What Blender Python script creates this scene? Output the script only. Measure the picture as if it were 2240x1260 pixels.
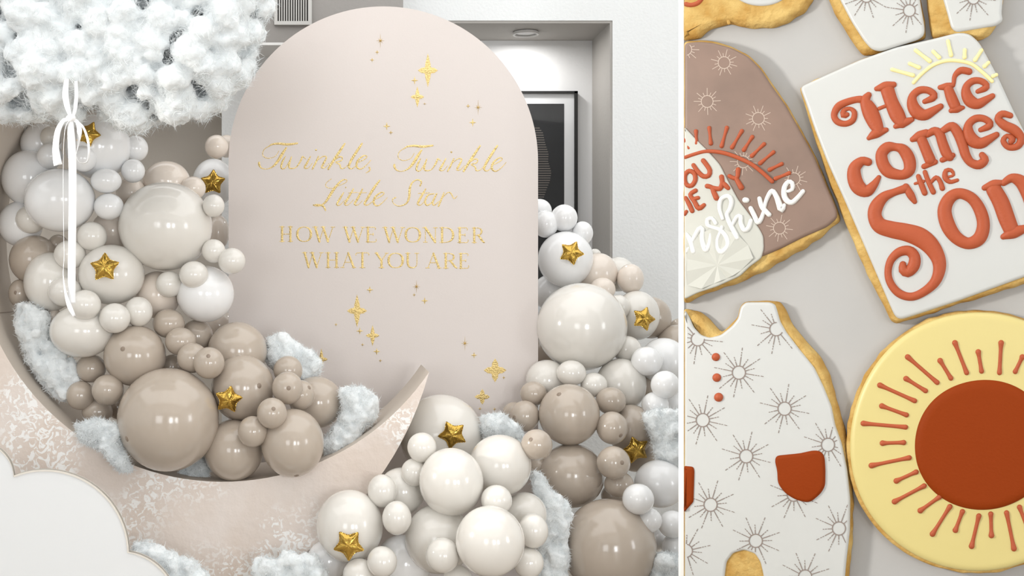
import bpy, bmesh, math, random
import numpy as np
from mathutils import Vector, Matrix, noise
R_ = math.radians
for o in list(bpy.data.objects): bpy.data.objects.remove(o)
sc = bpy.context.scene
COL = sc.collection
# ------------------------------------------------------------------ camera
FPX, CX, CY, EYE = 2600.0, 743.0, 630.0, 1.25
cam = bpy.data.objects.new('camera', bpy.data.cameras.new('camera'))
COL.objects.link(cam)
cam.location = (0, 0, EYE); cam.rotation_euler = (math.pi/2, 0, 0)
cam.data.sensor_width = 36; cam.data.lens = FPX/2240*36
cam.data.shift_x = (1120-CX)/2240; cam.data.clip_start = .05
sc.camera = cam
# ------------------------------------------------------------------ light and exposure
world = bpy.data.worlds.new('world'); sc.world = world; world.use_nodes = True
world.node_tree.nodes['Background'].inputs[0].default_value = (.9, .95, 1, 1)
world.node_tree.nodes['Background'].inputs[1].default_value = .3
sc.view_settings.view_transform = 'Standard'; sc.view_settings.look = 'None'
sc.view_settings.gamma = 1; sc.view_settings.use_curve_mapping = False
sc.view_settings.exposure = 0.0
def area(name, loc, target, sx, sy, power, col=(1, .98, .95), spread=180):
    l = bpy.data.lights.new(name, 'AREA'); l.shape = 'RECTANGLE'; l.size = sx; l.size_y = sy
    l.energy = power; l.color = col; l.spread = R_(spread)
    o = bpy.data.objects.new(name, l); COL.objects.link(o); o.location = loc
    o.rotation_euler = (Vector(target)-Vector(loc)).to_track_quat('-Z', 'Y').to_euler()
    return o
WINS = [  # window centre, direction it looks, width, height, power
    ((1.3, -2.9, 1.35), (0, 1, 0), .9, 1.5, 82),
    ((3.1, -2.9, 1.35), (0, 1, 0), .9, 1.5, 62),
    ((4.9, 1.0, 1.45), (-1, 0, 0), 1.0, 1.4, 32),
    ((-2.2, -2.9, 1.6), (0, 1, 0), 1.9, 2.0, 60),
]
for i, (c, d, w, h, p) in enumerate(WINS):
    area('window_light', c, Vector(c)+Vector(d), w, h, p, (.955, .98, 1))
area('ceiling_fill', (-.3, 3.7, 3.27), (-.3, 3.701, 0), 6.5, 4.0, 112, (.965, .985, 1))  # large unseen panel added as soft fill from above
# unseen soft spot added at the left, lighting the cookie board from its side
sp = bpy.data.lights.new('added_board_spot', 'SPOT'); sp.energy = 560; sp.spot_size = R_(34); sp.spot_blend = .5
sp.shadow_soft_size = .3; sp.color = (1, .97, .92)
spo = bpy.data.objects.new('added_board_spot', sp); COL.objects.link(spo); spo.location = (-2.9, 3.15, 1.8)
spo.rotation_euler = (Vector((1.85, 3.7, 1.2))-Vector(spo.location)).to_track_quat('-Z', 'Y').to_euler()

# ------------------------------------------------------------------ helpers
def lin(c):
    r = []
    for v in c:
        v /= 255
        r.append(v/12.92 if v <= .04045 else ((v+.055)/1.055)**2.4)
    return (*r, 1)
def at(px, py, D): return Vector(((px-CX)/FPX*D, D, EYE-(py-CY)/FPX*D))
def tag(o, label=None, cat=None, group=None, kind=None):
    if label: o['label'] = label
    if cat: o['category'] = cat
    if group: o['group'] = group
    if kind: o['kind'] = kind
    return o
def obj(name, mesh, mat=None, parent=None, smooth=False):
    if isinstance(mesh, bmesh.types.BMesh):
        m = bpy.data.meshes.new(name); mesh.to_mesh(m); mesh.free(); mesh = m
    if mat and not mesh.materials: mesh.materials.append(mat)
    if smooth: mesh.polygons.foreach_set('use_smooth', [True]*len(mesh.polygons))
    o = bpy.data.objects.new(name, mesh); COL.objects.link(o)
    if parent: o.parent = parent
    return o
def pym(name, v, f, mat=None, parent=None, smooth=False):
    m = bpy.data.meshes.new(name); m.from_pydata([tuple(x) for x in v], [], f); m.update()
    return obj(name, m, mat, parent, smooth)
def empty(name, loc=(0, 0, 0), parent=None):
    o = bpy.data.objects.new(name, None); COL.objects.link(o); o.location = loc; o.empty_display_size = .1
    if parent: o.parent = parent
    return o
def bx(bm, x0, x1, y0, y1, z0, z1):
    vs = [bm.verts.new(p) for p in ((x0,y0,z0),(x1,y0,z0),(x1,y1,z0),(x0,y1,z0),(x0,y0,z1),(x1,y0,z1),(x1,y1,z1),(x0,y1,z1))]
    for f in ((3,2,1,0),(4,5,6,7),(0,1,5,4),(1,2,6,5),(2,3,7,6),(3,0,4,7)): bm.faces.new([vs[i] for i in f])
def box(name, x0, x1, y0, y1, z0, z1, mat, parent=None, bevel=0):
    bm = bmesh.new(); bx(bm, x0, x1, y0, y1, z0, z1)
    if bevel: bmesh.ops.bevel(bm, geom=list(bm.edges), offset=bevel, segments=2, affect='EDGES')
    return obj(name, bm, mat, parent)
def pxbox(bm, px0, px1, py0, py1, D, D1):   # box whose front face spans these pixels at depth D
    a = at(px0, py1, D); b = at(px1, py0, D); bx(bm, a.x, b.x, D, D1, a.z, b.z)

# ------------------------------------------------------------------ materials
def mat(name, col, rough=.5, metal=0, bump=0, bscale=40, var=0, vscale=6, col2=None, sss=0, coat=0, spec=.5, detail=4, sheen=0, distort=0):
    m = bpy.data.materials.new(name); m.use_nodes = True
    nt = m.node_tree; b = nt.nodes['Principled BSDF']
    b.inputs['Base Color'].default_value = lin(col); b.inputs['Roughness'].default_value = rough
    b.inputs['Metallic'].default_value = metal; b.inputs['Specular IOR Level'].default_value = spec
    b.inputs['Coat Weight'].default_value = coat; b.inputs['Coat Roughness'].default_value = .12
    b.inputs['Sheen Weight'].default_value = sheen
    if sss:
        b.inputs['Subsurface Weight'].default_value = sss; b.inputs['Subsurface Radius'].default_value = (.02, .02, .02)
        b.inputs['Subsurface Scale'].default_value = 1
    tc = nt.nodes.new('ShaderNodeTexCoord')
    if bump:
        n = nt.nodes.new('ShaderNodeTexNoise'); n.inputs['Scale'].default_value = bscale; n.inputs['Detail'].default_value = detail
        n.inputs['Distortion'].default_value = distort
        bn = nt.nodes.new('ShaderNodeBump'); bn.inputs['Strength'].default_value = bump; bn.inputs['Distance'].default_value = .01
        nt.links.new(tc.outputs['Object'], n.inputs['Vector']); nt.links.new(n.outputs['Fac'], bn.inputs['Height'])
        nt.links.new(bn.outputs['Normal'], b.inputs['Normal'])
    if var or col2:
        n = nt.nodes.new('ShaderNodeTexNoise'); n.inputs['Scale'].default_value = vscale; n.inputs['Detail'].default_value = 3
        r = nt.nodes.new('ShaderNodeValToRGB'); r.color_ramp.elements[0].position = .35; r.color_ramp.elements[1].position = .65
        c2 = col2 or tuple(max(0, v*(1-var)) for v in col)
        r.color_ramp.elements[0].color = lin(col); r.color_ramp.elements[1].color = lin(c2)
        nt.links.new(tc.outputs['Object'], n.inputs['Vector']); nt.links.new(n.outputs['Fac'], r.inputs['Fac'])
        nt.links.new(r.outputs['Color'], b.inputs['Base Color'])
    return m
M = dict(
    wall=mat('white_plaster', (240, 242, 242), .8, bump=.25, bscale=70),
    shadedwall=mat('shaded_wall_grey', (154, 150, 146), .8, bump=.15, bscale=60),  # shade on the bulkhead face put into its colour
    recess=mat('taupe_paint', (226, 218, 208), .8, bump=.1, bscale=60),
    nichewall=mat('pale_grey_paint', (230, 230, 230), .8, bump=.1, bscale=60),
    jamb=mat('jamb_grey_paint', (172, 168, 163), .8, bump=.1, bscale=60),
    rear=mat('dark_taupe_paint', (112, 105, 98), .8, bump=.1, bscale=60),
    ceil=mat('ceiling_paint', (238, 237, 235), .9, bump=.1, bscale=50),
    floor=mat('pale_wood_floor', (196, 184, 170), .45, var=.15, vscale=3),
    arch=mat('blush_beige_paint', (221, 212, 207), .62, bump=.03, bscale=120),
    archedge=mat('beige_board_edge', (204, 192, 180), .7, bump=.05, bscale=90),
    moonside=mat('taupe_foam', (206, 195, 183), .75, bump=.05, bscale=60),
    cutout=mat('white_gloss_board', (238, 240, 241), .35, bump=.01, bscale=30),
    cutedge=mat('ivory_board_edge', (232, 226, 216), .5, bump=.05, bscale=80),
    bW=mat('white_latex', (243, 243, 243), .17, sss=0, coat=.5, bump=.004, bscale=8),
    bC=mat('ivory_latex', (231, 227, 220), .17, coat=.5, bump=.004, bscale=8),
    bP=mat('blush_latex', (234, 222, 210), .18, coat=.4, bump=.004, bscale=8),
    bT=mat('taupe_latex', (188, 175, 161), .18, coat=.5, bump=.004, bscale=8),
    knotT=mat('dark_taupe_latex', (146, 130, 115), .4, bump=.05, bscale=50),
    gold=mat('gold_foil', (196, 160, 78), .07, 1, bump=.12, bscale=9, detail=3, distort=.6),
    goldprint=mat('gold_leaf', (226, 200, 138), .3, 1, bump=.55, bscale=170, detail=3),
    cotton=mat('cotton_batting', (237, 241, 242), .95, bump=.5, bscale=55, detail=9, sheen=.3, col2=(231, 236, 238), vscale=9, sss=.6),
    fibre=mat('cotton_fibre', (239, 243, 244), .95, sheen=.2, var=.05, vscale=20),
    satin=mat('white_satin', (246, 246, 246), .3, sheen=.3, bump=.03, bscale=60),
    black=mat('black_frame', (24, 23, 22), .35, bump=.02, bscale=60),
    matboard=mat('mat_board', (218, 219, 220), .8, bump=.02, bscale=90),
    print=mat('charcoal_print', (34, 35, 37), .7, spec=.2, var=.1, vscale=8),
    printfig=mat('woven_print', (96, 88, 82), .6, bump=.1, bscale=90),
    ventw=mat('vent_metal', (196, 194, 190), .5, bump=.02, bscale=60),
    ventd=mat('vent_dark', (66, 63, 60), .7, bump=.02, bscale=60),
    lampw=mat('downlight_trim', (206, 205, 203), .5, bump=.02, bscale=60),
    board=mat('white_board', (174, 173, 171), .55, bump=.02, bscale=25, col2=(171, 170, 168), vscale=4),
    rail=mat('white_rail', (250, 250, 250), .5, bump=.01, bscale=40),
    biscuit=mat('sugar_biscuit', (204, 172, 104), .85, bump=.75, bscale=60, detail=8, col2=(178, 136, 64), vscale=14),
    iceW=mat('white_icing', (193, 194, 191), .38, bump=.02, bscale=14, sss=.08),
    iceB=mat('mauve_brown_icing', (134, 111, 98), .5, bump=.05, bscale=60, col2=(124, 103, 91), vscale=7),
    iceS=mat('white_script_icing', (226, 226, 222), .35, bump=.02, bscale=30),
    iceY=mat('yellow_icing', (206, 191, 126), .42, bump=.03, bscale=18, sss=.05),
    iceYl=mat('pale_yellow_icing', (236, 222, 158), .4, bump=.03, bscale=30),
    iceR=mat('terracotta_icing', (168, 79, 45), .55, spec=.35, bump=.12, bscale=130),
    iceRd=mat('rust_icing', (134, 51, 1), .65, spec=.15, bump=.08, bscale=120),
    fondant=mat('white_fondant', (188, 188, 179), .5, bump=.05, bscale=40),
    inkG=mat('grey_brown_ink', (132, 118, 110), .6, bump=.01, bscale=40),
    inkW=mat('white_ink', (182, 164, 150), .6, bump=.01, bscale=40),
    winframe=mat('window_frame_white', (235, 235, 232), .5, bump=.02, bscale=50),
)
def plaster():   # beige face of the moon with brushed pearly flecks
    m = mat('moon_plaster', (224, 210, 199), .45, bump=.35, bscale=26, detail=8)
    nt = m.node_tree; b = nt.nodes['Principled BSDF']; tc = [n for n in nt.nodes if n.type == 'TEX_COORD'][0]
    def tex(scale, det, dist, p0, p1):
        n = nt.nodes.new('ShaderNodeTexNoise'); n.inputs['Scale'].default_value = scale; n.inputs['Detail'].default_value = det; n.inputs['Distortion'].default_value = dist
        r = nt.nodes.new('ShaderNodeValToRGB'); r.color_ramp.elements[0].position = p0; r.color_ramp.elements[1].position = p1
        nt.links.new(tc.outputs['Object'], n.inputs['Vector']); nt.links.new(n.outputs['Fac'], r.inputs['Fac']); return r
    patch = tex(2.6, 2, .3, .45, .56); fleck = tex(34, 6, 1.6, .50, .56); tone = tex(3.3, 4, .5, .35, .7)
    mu = nt.nodes.new('ShaderNodeMath'); mu.operation = 'MULTIPLY'
    nt.links.new(patch.outputs['Color'], mu.inputs[0]); nt.links.new(fleck.outputs['Color'], mu.inputs[1])
    t = nt.nodes.new('ShaderNodeMixRGB'); t.inputs[1].default_value = lin((232, 221, 213)); t.inputs[2].default_value = lin((225, 209, 196))
    nt.links.new(tone.outputs['Color'], t.inputs[0])
    x = nt.nodes.new('ShaderNodeMixRGB'); x.inputs[2].default_value = lin((250, 248, 245))
    nt.links.new(mu.outputs[0], x.inputs[0]); nt.links.new(t.outputs[0], x.inputs[1]); nt.links.new(x.outputs[0], b.inputs['Base Color'])
    return m
M['moon'] = plaster()

# ------------------------------------------------------------------ the room
X0, X1, Y0, ZC = -4.2, 5.0, -3.0, 3.3
def struct(o): o['kind'] = 'structure'; return o
WD, BD, RD, ND = 5.9, 5.6, 6.5, 6.32         # white wall, bulkhead, grey recess and niche depths
struct(box('floor', X0, X1, Y0, RD+.1, -.1, 0, M['floor']))
struct(box('ceiling', X0, X1, Y0, RD+.1, ZC, ZC+.1, M['ceil']))
struct(box('wall_left', X0-.1, X0, Y0, RD+.1, 0, ZC, M['wall']))
rear = bmesh.new()
def wall_with_holes(bm, u0, u1, holes, put):   # holes: (u0,u1,z0,z1) sorted
    u = u0
    for a, b, c, d in holes:
        put(bm, u, a, 0, ZC); put(bm, a, b, 0, c); put(bm, a, b, d, ZC); u = b
    put(bm, u, u1, 0, ZC)
hr = sorted([(c[0]-w/2, c[0]+w/2, c[2]-h/2, c[2]+h/2) for c, d, w, h, p in WINS if d[1] == 1])
wall_with_holes(rear, X0, X1, hr, lambda bm, a, b, c, d: bx(bm, a, b, Y0-.1, Y0, c, d))
struct(obj('wall_rear', rear, M['rear']))
rt = bmesh.new()
hs = sorted([(c[1]-w/2, c[1]+w/2, c[2]-h/2, c[2]+h/2) for c, d, w, h, p in WINS if d[0] == -1])
wall_with_holes(rt, Y0, RD+.1, hs, lambda bm, a, b, c, d: bx(bm, X1, X1+.1, a, b, c, d))
struct(obj('wall_right', rt, M['wall']))
for i, (c, d, w, h, p) in enumerate(WINS):
    r = struct(empty(f'window_{i+1}', (c[0], c[1], c[2]-h/2)))
    if d[0] == -1: r.location = (X1, c[1], c[2]-h/2); r.rotation_euler.z = math.pi/2
    else: r.location = (c[0], Y0, c[2]-h/2)
    for n, a in (('window_frame', (-w/2-.07, -w/2, -.03, .03, -.07, h+.07)), ('window_frame', (w/2, w/2+.07, -.03, .03, -.07, h+.07)),
                 ('window_frame', (-w/2, w/2, -.03, .03, h, h+.07)), ('window_sill', (-w/2, w/2, -.03, .06, -.07, 0)),
                 ('glazing_bar', (-.02, .02, .115, .135, 0, h))):
        if d[0] == -1: a = (a[0], a[1], -a[3], -a[2], a[4], a[5])
        box(n, *a, M['winframe'], r)
# back wall: white plaster with a niche; open to a grey recess at the left; bulkhead above
bm = bmesh.new()
l = at(485, 0, WD).x; nl = at(962, 0, WD).x; nr = at(1340, 0, WD).x; nt_ = at(0, 45, WD).z; nb = .9
bx(bm, l, nl, WD, RD, 0, ZC); bx(bm, nr, X1, WD, RD, 0, ZC); bx(bm, nl, nr, WD, RD, nt_, ZC); bx(bm, nl, nr, WD, RD, 0, nb)
bx(bm, nl, nr, ND+.02, RD, nb, nt_)
struct(obj('wall_back', bm, M['wall']))
bm = bmesh.new(); bx(bm, X0, l, RD, RD+.1, 0, ZC); struct(obj('wall_recess', bm, M['recess']))
bm = bmesh.new(); bx(bm, nl, nr, ND, ND+.02, nb, nt_); struct(obj('wall_niche', bm, M['nichewall']))
bm = bmesh.new(); bx(bm, nr-.012, nr, WD+.004, ND, nb, nt_); bx(bm, nl, nr-.012, WD+.004, ND, nt_-.012, nt_)
struct(obj('trim_1', bm, M['jamb']))
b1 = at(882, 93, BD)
struct(box('wall_bulkhead', X0, b1.x, BD, WD, b1.z, ZC, M['shadedwall']))
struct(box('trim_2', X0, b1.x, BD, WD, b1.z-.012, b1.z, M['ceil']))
# air vent on the bulkhead
v = empty('air_vent', at(642, 50, BD)); tag(v, 'grey wall air vent with vertical slats on the bulkhead above the arch', 'vent')
def loc_px(root, px, py, D): return at(px, py, D)-root.location
def part_pxbox(name, root, px0, px1, py0, py1, D, D1, m):
    a = loc_px(root, px0, py1, D); b = loc_px(root, px1, py0, D)
    return box(name, a.x, b.x, D-root.location.y, D1-root.location.y, a.z, b.z, m, root)
part_pxbox('back_plate', v, 607, 674, -40, 46, BD-.006, BD, M['ventd'])
for a in ((600, 607, -46, 54), (674, 682, -46, 54), (607, 674, 46, 54), (607, 674, -46, -40)):
    part_pxbox('frame', v, *a, BD-.022, BD, M['ventw'])
for i in range(12): part_pxbox('slat', v, 610+i*5.3, 612.4+i*5.3, -40, 46, BD-.018, BD-.007, M['ventw'])
# downlight in the niche ceiling
c = Vector((at(1150, 0, 6.1).x, 6.1, nt_-.014))
bm = bmesh.new()
bmesh.ops.create_cone(bm, cap_ends=True, segments=40, radius1=.062, radius2=.062, depth=.006)
d = obj('downlight', bm, M['lampw']); d.location = c+Vector((0, 0, -.003)); tag(d, 'round recessed downlight in the ceiling of the wall niche', 'downlight')
ring = []
bm = bmesh.new()
for k in range(40):
    a = 2*math.pi*k/40
    for rr, z in ((.066, 0), (.066, -.012), (.056, -.012), (.054, -.005)): ring.append(bm.verts.new((rr*math.cos(a), rr*math.sin(a), z)))
for k in range(40):
    for j in range(3):
        q = [k*4+j, k*4+j+1, ((k+1) % 40)*4+j+1, ((k+1) % 40)*4+j]; bm.faces.new([ring[i] for i in q])
obj('trim_ring', bm, M['ventw'], d)
nl_ = bpy.data.lights.new('downlight_lamp', 'AREA'); nl_.shape = 'DISK'; nl_.size = .1; nl_.energy = 3.2; nl_.color = (1, .99, .97)
nlo = bpy.data.objects.new('downlight_lamp', nl_); COL.objects.link(nlo); nlo.location = c+Vector((0, 0, -.02)); nlo.parent = None
# framed picture hanging in the niche
PD = ND-.03
pic = empty('framed_picture', at(1150, 520, ND)); tag(pic, 'black framed dark print with white mat hanging in the wall niche', 'picture')
part_pxbox('backing', pic, 1032, 1262, 201, 700, PD+.008, ND-.001, M['black'])
part_pxbox('mat_board', pic, 1038, 1257, 205, 696, PD+.004, PD+.008, M['matboard'])
part_pxbox('print', pic, 1062, 1234, 227, 640, PD+.002, PD+.004, M['print'])
for a in ((1030, 1264, 199, 204), (1030, 1264, 696, 703), (1257, 1264, 199, 703), (1030, 1037, 199, 703)):
    part_pxbox('frame', pic, *a, PD-.012, ND-.001, M['black'])
fig = [(1180, 278), (1188, 290), (1192, 310), (1200, 335), (1199, 352), (1206, 375), (1203, 395), (1196, 412), (1190, 430), (1180, 440)]
rows = 30
def fig_x(y):
    for (a, b), (c_, d_) in zip(fig, fig[1:]):
        if b <= y <= d_: return a+(c_-a)*(y-b)/(d_-b)
    return 1180
bm = bmesh.new()
for k in range(rows):      # woven rows of the figure in the print
    y = 279+k*5.2
    pxbox(bm, 1120, fig_x(min(y, 439)), y, y+2.2, PD+.0012, PD+.002)
f = obj('woven_figure', bm, M['printfig'], pic); f.location = -pic.location; f['kind'] = 'stuff'
glass = bpy.data.materials.new('picture_glass'); glass.use_nodes = True
gn = glass.node_tree; gn.nodes.remove(gn.nodes['Principled BSDF'])
gt = gn.nodes.new('ShaderNodeBsdfTransparent'); gg = gn.nodes.new('ShaderNodeBsdfGlossy'); gg.inputs['Roughness'].default_value = .03
gm = gn.nodes.new('ShaderNodeMixShader'); gm.inputs[0].default_value = .025
gn.links.new(gt.outputs[0], gm.inputs[1]); gn.links.new(gg.outputs[0], gm.inputs[2]); gn.links.new(gm.outputs[0], gn.nodes['Material Output'].inputs['Surface'])
part_pxbox('glass_pane', pic, 1038, 1257, 205, 696, PD-.003, PD-.001, glass)

# ------------------------------------------------------------------ arch backdrop
AD = 5.0
arch = empty('arch_backdrop', (at(839, 0, AD).x, AD, 0)); tag(arch, 'tall blush beige arch panel with gold foil lettering and stars', 'backdrop')
def extrude_outline(name, pts, y0, y1, mface, mside, parent, off=Vector((0, 0, 0))):
    n = len(pts)
    v = [Vector((x, y0, z))-off for x, z in pts]+[Vector((x, y1, z))-off for x, z in pts]
    o = pym(name, v, [tuple(range(n)), tuple(range(2*n-1, n-1, -1))]+[(i, i+n, (i+1) % n+n, (i+1) % n) for i in range(n)], mface, parent)
    o.data.materials.append(mside)
    for i, p in enumerate(o.data.polygons):
        if i > 1: p.material_index = 1
    bmm = bmesh.new(); bmm.from_mesh(o.data); bmesh.ops.recalc_face_normals(bmm, faces=bmm.faces); bmm.to_mesh(o.data); bmm.free()
    return o
ap = [(at(500, 0, AD).x, 0), (at(1177, 0, AD).x, 0)]
for k in range(73):
    a = math.pi*k/72
    q = at(838.5+338.5*math.cos(a), 353-339*math.sin(a), AD); ap.append((q.x, q.z))
extrude_outline('panel', ap, AD, AD+.04, M['arch'], M['archedge'], arch, Vector(arch.location))
# ---- swept strokes in a picture plane: (x, y, radius) in pixels -> half-round bead
class Plane:
    def __init__(s, origin, normal):
        s.o = Vector(origin); s.n = Vector(normal).normalized()
        s.u = Vector((0, 0, 1)).cross(s.n).normalized()
        if s.u.x < 0: s.u = -s.u
    def P(s, px, py, h=0, href=0):     # point over pixel (px,py) traced on the plane at height href, lifted to height h
        d = Vector(((px-CX)/FPX, 1, -(py-CY)/FPX)); c0 = Vector((0, 0, EYE))
        q = s.o+s.n*href
        t = (q-c0).dot(s.n)/d.dot(s.n)
        return c0+d*t+s.n*(h-href)
def catmull(p, closed=False, step=5):
    n = len(p); out = []
    if n == 1: return [p[0]]
    if n == 2 and not closed:
        k = max(2, int(math.dist(p[0][:2], p[1][:2])/step)); return [tuple(a+(b-a)*i/k for a, b in zip(p[0], p[1])) for i in range(k+1)]
    segs = n if closed else n-1
    for i in range(segs):
        g = (lambda j: p[j % n]) if closed else (lambda j: p[min(max(j, 0), n-1)])
        p0, p1, p2, p3 = g(i-1), g(i), g(i+1), g(i+2)
        k = max(2, int(math.dist(p1[:2], p2[:2])/step))
        for j in range(k):
            t = j/k; t2 = t*t; t3 = t2*t
            out.append(tuple(.5*(2*b+(-a+c)*t+(2*a-5*b+4*c-d)*t2+(-a+3*b-3*c+d)*t3) for a, b, c, d in zip(p0, p1, p2, p3)))
    if not closed: out.append(p[-1])
    return out
def stroke(V, F, pl, pts, hs, base, closed=False, hmax=.02, seg=8, step=5, xmin=None):
    """adds a half-round bead; hs = height per pixel of radius (m), base = height of the surface"""
    c = catmull(pts, closed, step)
    if xmin is not None: c = [q for q in c if q[0] > xmin]
    if not c: return
    if len(c) == 1: c = [(c[0][0]-.01, *c[0][1:]), (c[0][0]+.01, *c[0][1:])]
    n = len(c); rings = []
    for i in range(n):
        a = c[(i-1) % n] if closed else c[max(i-1, 0)]; b = c[(i+1) % n] if closed else c[min(i+1, n-1)]
        dx, dy = b[0]-a[0], b[1]-a[1]; L = math.hypot(dx, dy) or 1
        rings.append((c[i][0], c[i][1], max(c[i][2], .2), dx/L, dy/L))
    if not closed:
        x, y, r, dx, dy = rings[0]; head = [(x-dx*r*math.sin(t), y-dy*r*math.sin(t), r*math.cos(t), dx, dy, r) for t in (1.5, 1.2, .8, .4)]
        x, y, r, dx, dy = rings[-1]; tail = [(x+dx*r*math.sin(t), y+dy*r*math.sin(t), r*math.cos(t), dx, dy, r) for t in (.4, .8, 1.2, 1.5)]
        rings = head+[(*q, q[2]) for q in rings]+tail
    else: rings = [(*q, q[2]) for q in rings]
    b0 = len(V)
    for x, y, r, dx, dy, rf in rings:
        H = min(hs*rf, hmax)*(r/rf)
        for k in range(seg+1):
            a = math.pi*k/seg
            xx = x-dy*r*math.cos(a)
            if xmin is not None: xx = max(xx, xmin)
            V.append(pl.P(xx, y+dx*r*math.cos(a), base+H*math.sin(a), base))
    m = len(rings); w = seg+1
    for i in range(m if closed else m-1):
        j = (i+1) % m
        for k in range(seg): F.append((b0+i*w+k, b0+i*w+k+1, b0+j*w+k+1, b0+j*w+k))
    if not closed:
        F.append(tuple(b0+k for k in range(w))); F.append(tuple(b0+(m-1)*w+k for k in range(w-1, -1, -1)))
def bead(name, pl, strokes, m, parent, hs=.0012, base=0, hmax=.02, seg=8, step=5, xmin=None):
    V, F = [], []
    for s in strokes:
        closed = s[0] == 'o'; stroke(V, F, pl, s[1] if closed else s, hs, base, closed, hmax, seg, step, xmin)
    if not V: return None
    o = pym(name, [p-Vector(parent.matrix_world.translation) for p in V] if False else [p-Vector(parent.location) for p in V], F, m, parent, True)
    bmm = bmesh.new(); bmm.from_mesh(o.data); bmesh.ops.recalc_face_normals(bmm, faces=bmm.faces); bmm.to_mesh(o.data); bmm.free()
    return o
def conv(ox, oy, s):
    def f(pts, dx=0, dy=0, k=1, cx=0, cy=0):
        return [(ox+((p[0]-cx)*k+cx+dx)/s, oy+((p[1]-cy)*k+cy+dy)/s, (p[2] if len(p) > 2 else 5)*k/s) for p in pts]
    return f
APL = Plane((0, AD, 1), (0, -1, 0))
L5 = conv(540, 290, 3.733)
TW = dict(
 T=[[(180,115,3),(200,98,6),(260,90,9),(330,97,10),(412,88,7)], [(322,125,7),(292,170,11),(255,230,11),(215,275,7),(165,298,3),(120,290,5),(100,262,9),(100,245,8)],
    [(180,110,3),(140,140,3),(130,185,3),(170,210,3),(230,195,2.5),(262,150,2.5)]],
 w=[[(315,195,3),(290,240,8),(280,288,7),(310,293,4),(350,230,4),(365,195,4),(345,260,8),(350,291,6),(400,285,4),(440,230,7),(455,195,6),(480,215,2.5)]],
 i=[[(520,195,4),(490,250,8),(470,288,7),(500,290,3),(535,250,2.5)], [(565,142,8)]],
 n=[[(585,195,5),(560,250,7),(535,298,6)], [(560,240,3),(620,195,4),(650,202,6),(622,260,8),(610,288,6),(640,285,3),(672,250,2.5)]],
 k=[[(800,90,6),(760,150,10),(700,240,10),(665,298,8)], [(700,240,3),(750,200,5),(780,202,5),(770,230,5),(725,242,4),(760,262,6),(767,292,6),(800,288,3),(832,255,2.5)]],
 l=[[(940,90,7),(900,150,10),(850,230,10),(832,283,8),(860,295,4),(900,260,3)]],
 e=[[(905,245,3),(960,218,4),(982,195,4),(955,188,5),(905,230,8),(897,278,8),(930,298,5),(980,262,3),(1012,225,2.5)]])
for dx, dy in ((0, 0), (1105, 18)):
    for ch in 'Twinkle':
        bead('letter', APL, [L5(s, dx, dy) for s in TW[ch]], M['goldprint'], arch, .0004, .0005, .0012, 4, 3)
bead('comma', APL, [L5([(1000,285,7),(1005,308,5),(972,330,2.5)])], M['goldprint'], arch, .0004, .0005, .0012, 4, 3)
LS = [
 [[(690,378,2.5),(650,410,2.5),(645,440,3),(690,455,2.5),(760,430,2.5),(815,402,3),(810,383,4),(770,395,6),(720,450,10),(680,510,11),(640,570,8),(590,600,4),(545,592,6)], [(560,588,5),(600,592,7),(628,605,8),(642,635,6)]],
 [[(790,490,4),(760,540,8),(735,588,7),(760,592,3),(800,550,2.5)], [(808,448,6)]],
 [[(870,460,5),(830,530,9),(800,583,8),(825,592,3),(870,550,2.5)], [(830,493,3),(900,488,3)]],
 [[(945,460,5),(910,530,9),(880,583,8),(905,592,3),(945,555,2.5)], [(910,493,3),(975,490,3)]],
 [[(1085,390,6),(1040,450,10),(990,530,10),(960,583,8),(985,592,4),(1030,560,3)]],
 [[(1045,545,3),(1100,518,4),(1122,495,4),(1095,488,5),(1045,530,8),(1037,578,8),(1070,598,5),(1120,560,3),(1147,530,2.5)]],
 [[(1215,530,5),(1190,545,4),(1195,575,3),(1240,600,4),(1300,580,6),(1325,530,9),(1330,460,9),(1350,410,6),(1390,385,5),(1425,400,6),(1415,435,6)]],
 [[(1460,460,5),(1420,530,9),(1395,583,8),(1420,592,3),(1460,550,2.5)], [(1400,497,3),(1490,492,3)]],
 [[(1530,500,4),(1480,510,6),(1455,560,8),(1470,594,6),(1510,570,4),(1548,505,5)], [(1550,500,6),(1517,570,8),(1530,594,5),(1570,560,2.5)]],
 [[(1610,490,4),(1590,540,7),(1565,600,7)], [(1590,540,3),(1640,490,4),(1667,497,5),(1692,540,4),(1717,518,2.5)]]]
for g in LS: bead('letter', APL, [L5(s) for s in g], M['goldprint'], arch, .0004, .0005, .0012, 4, 3)
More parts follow.
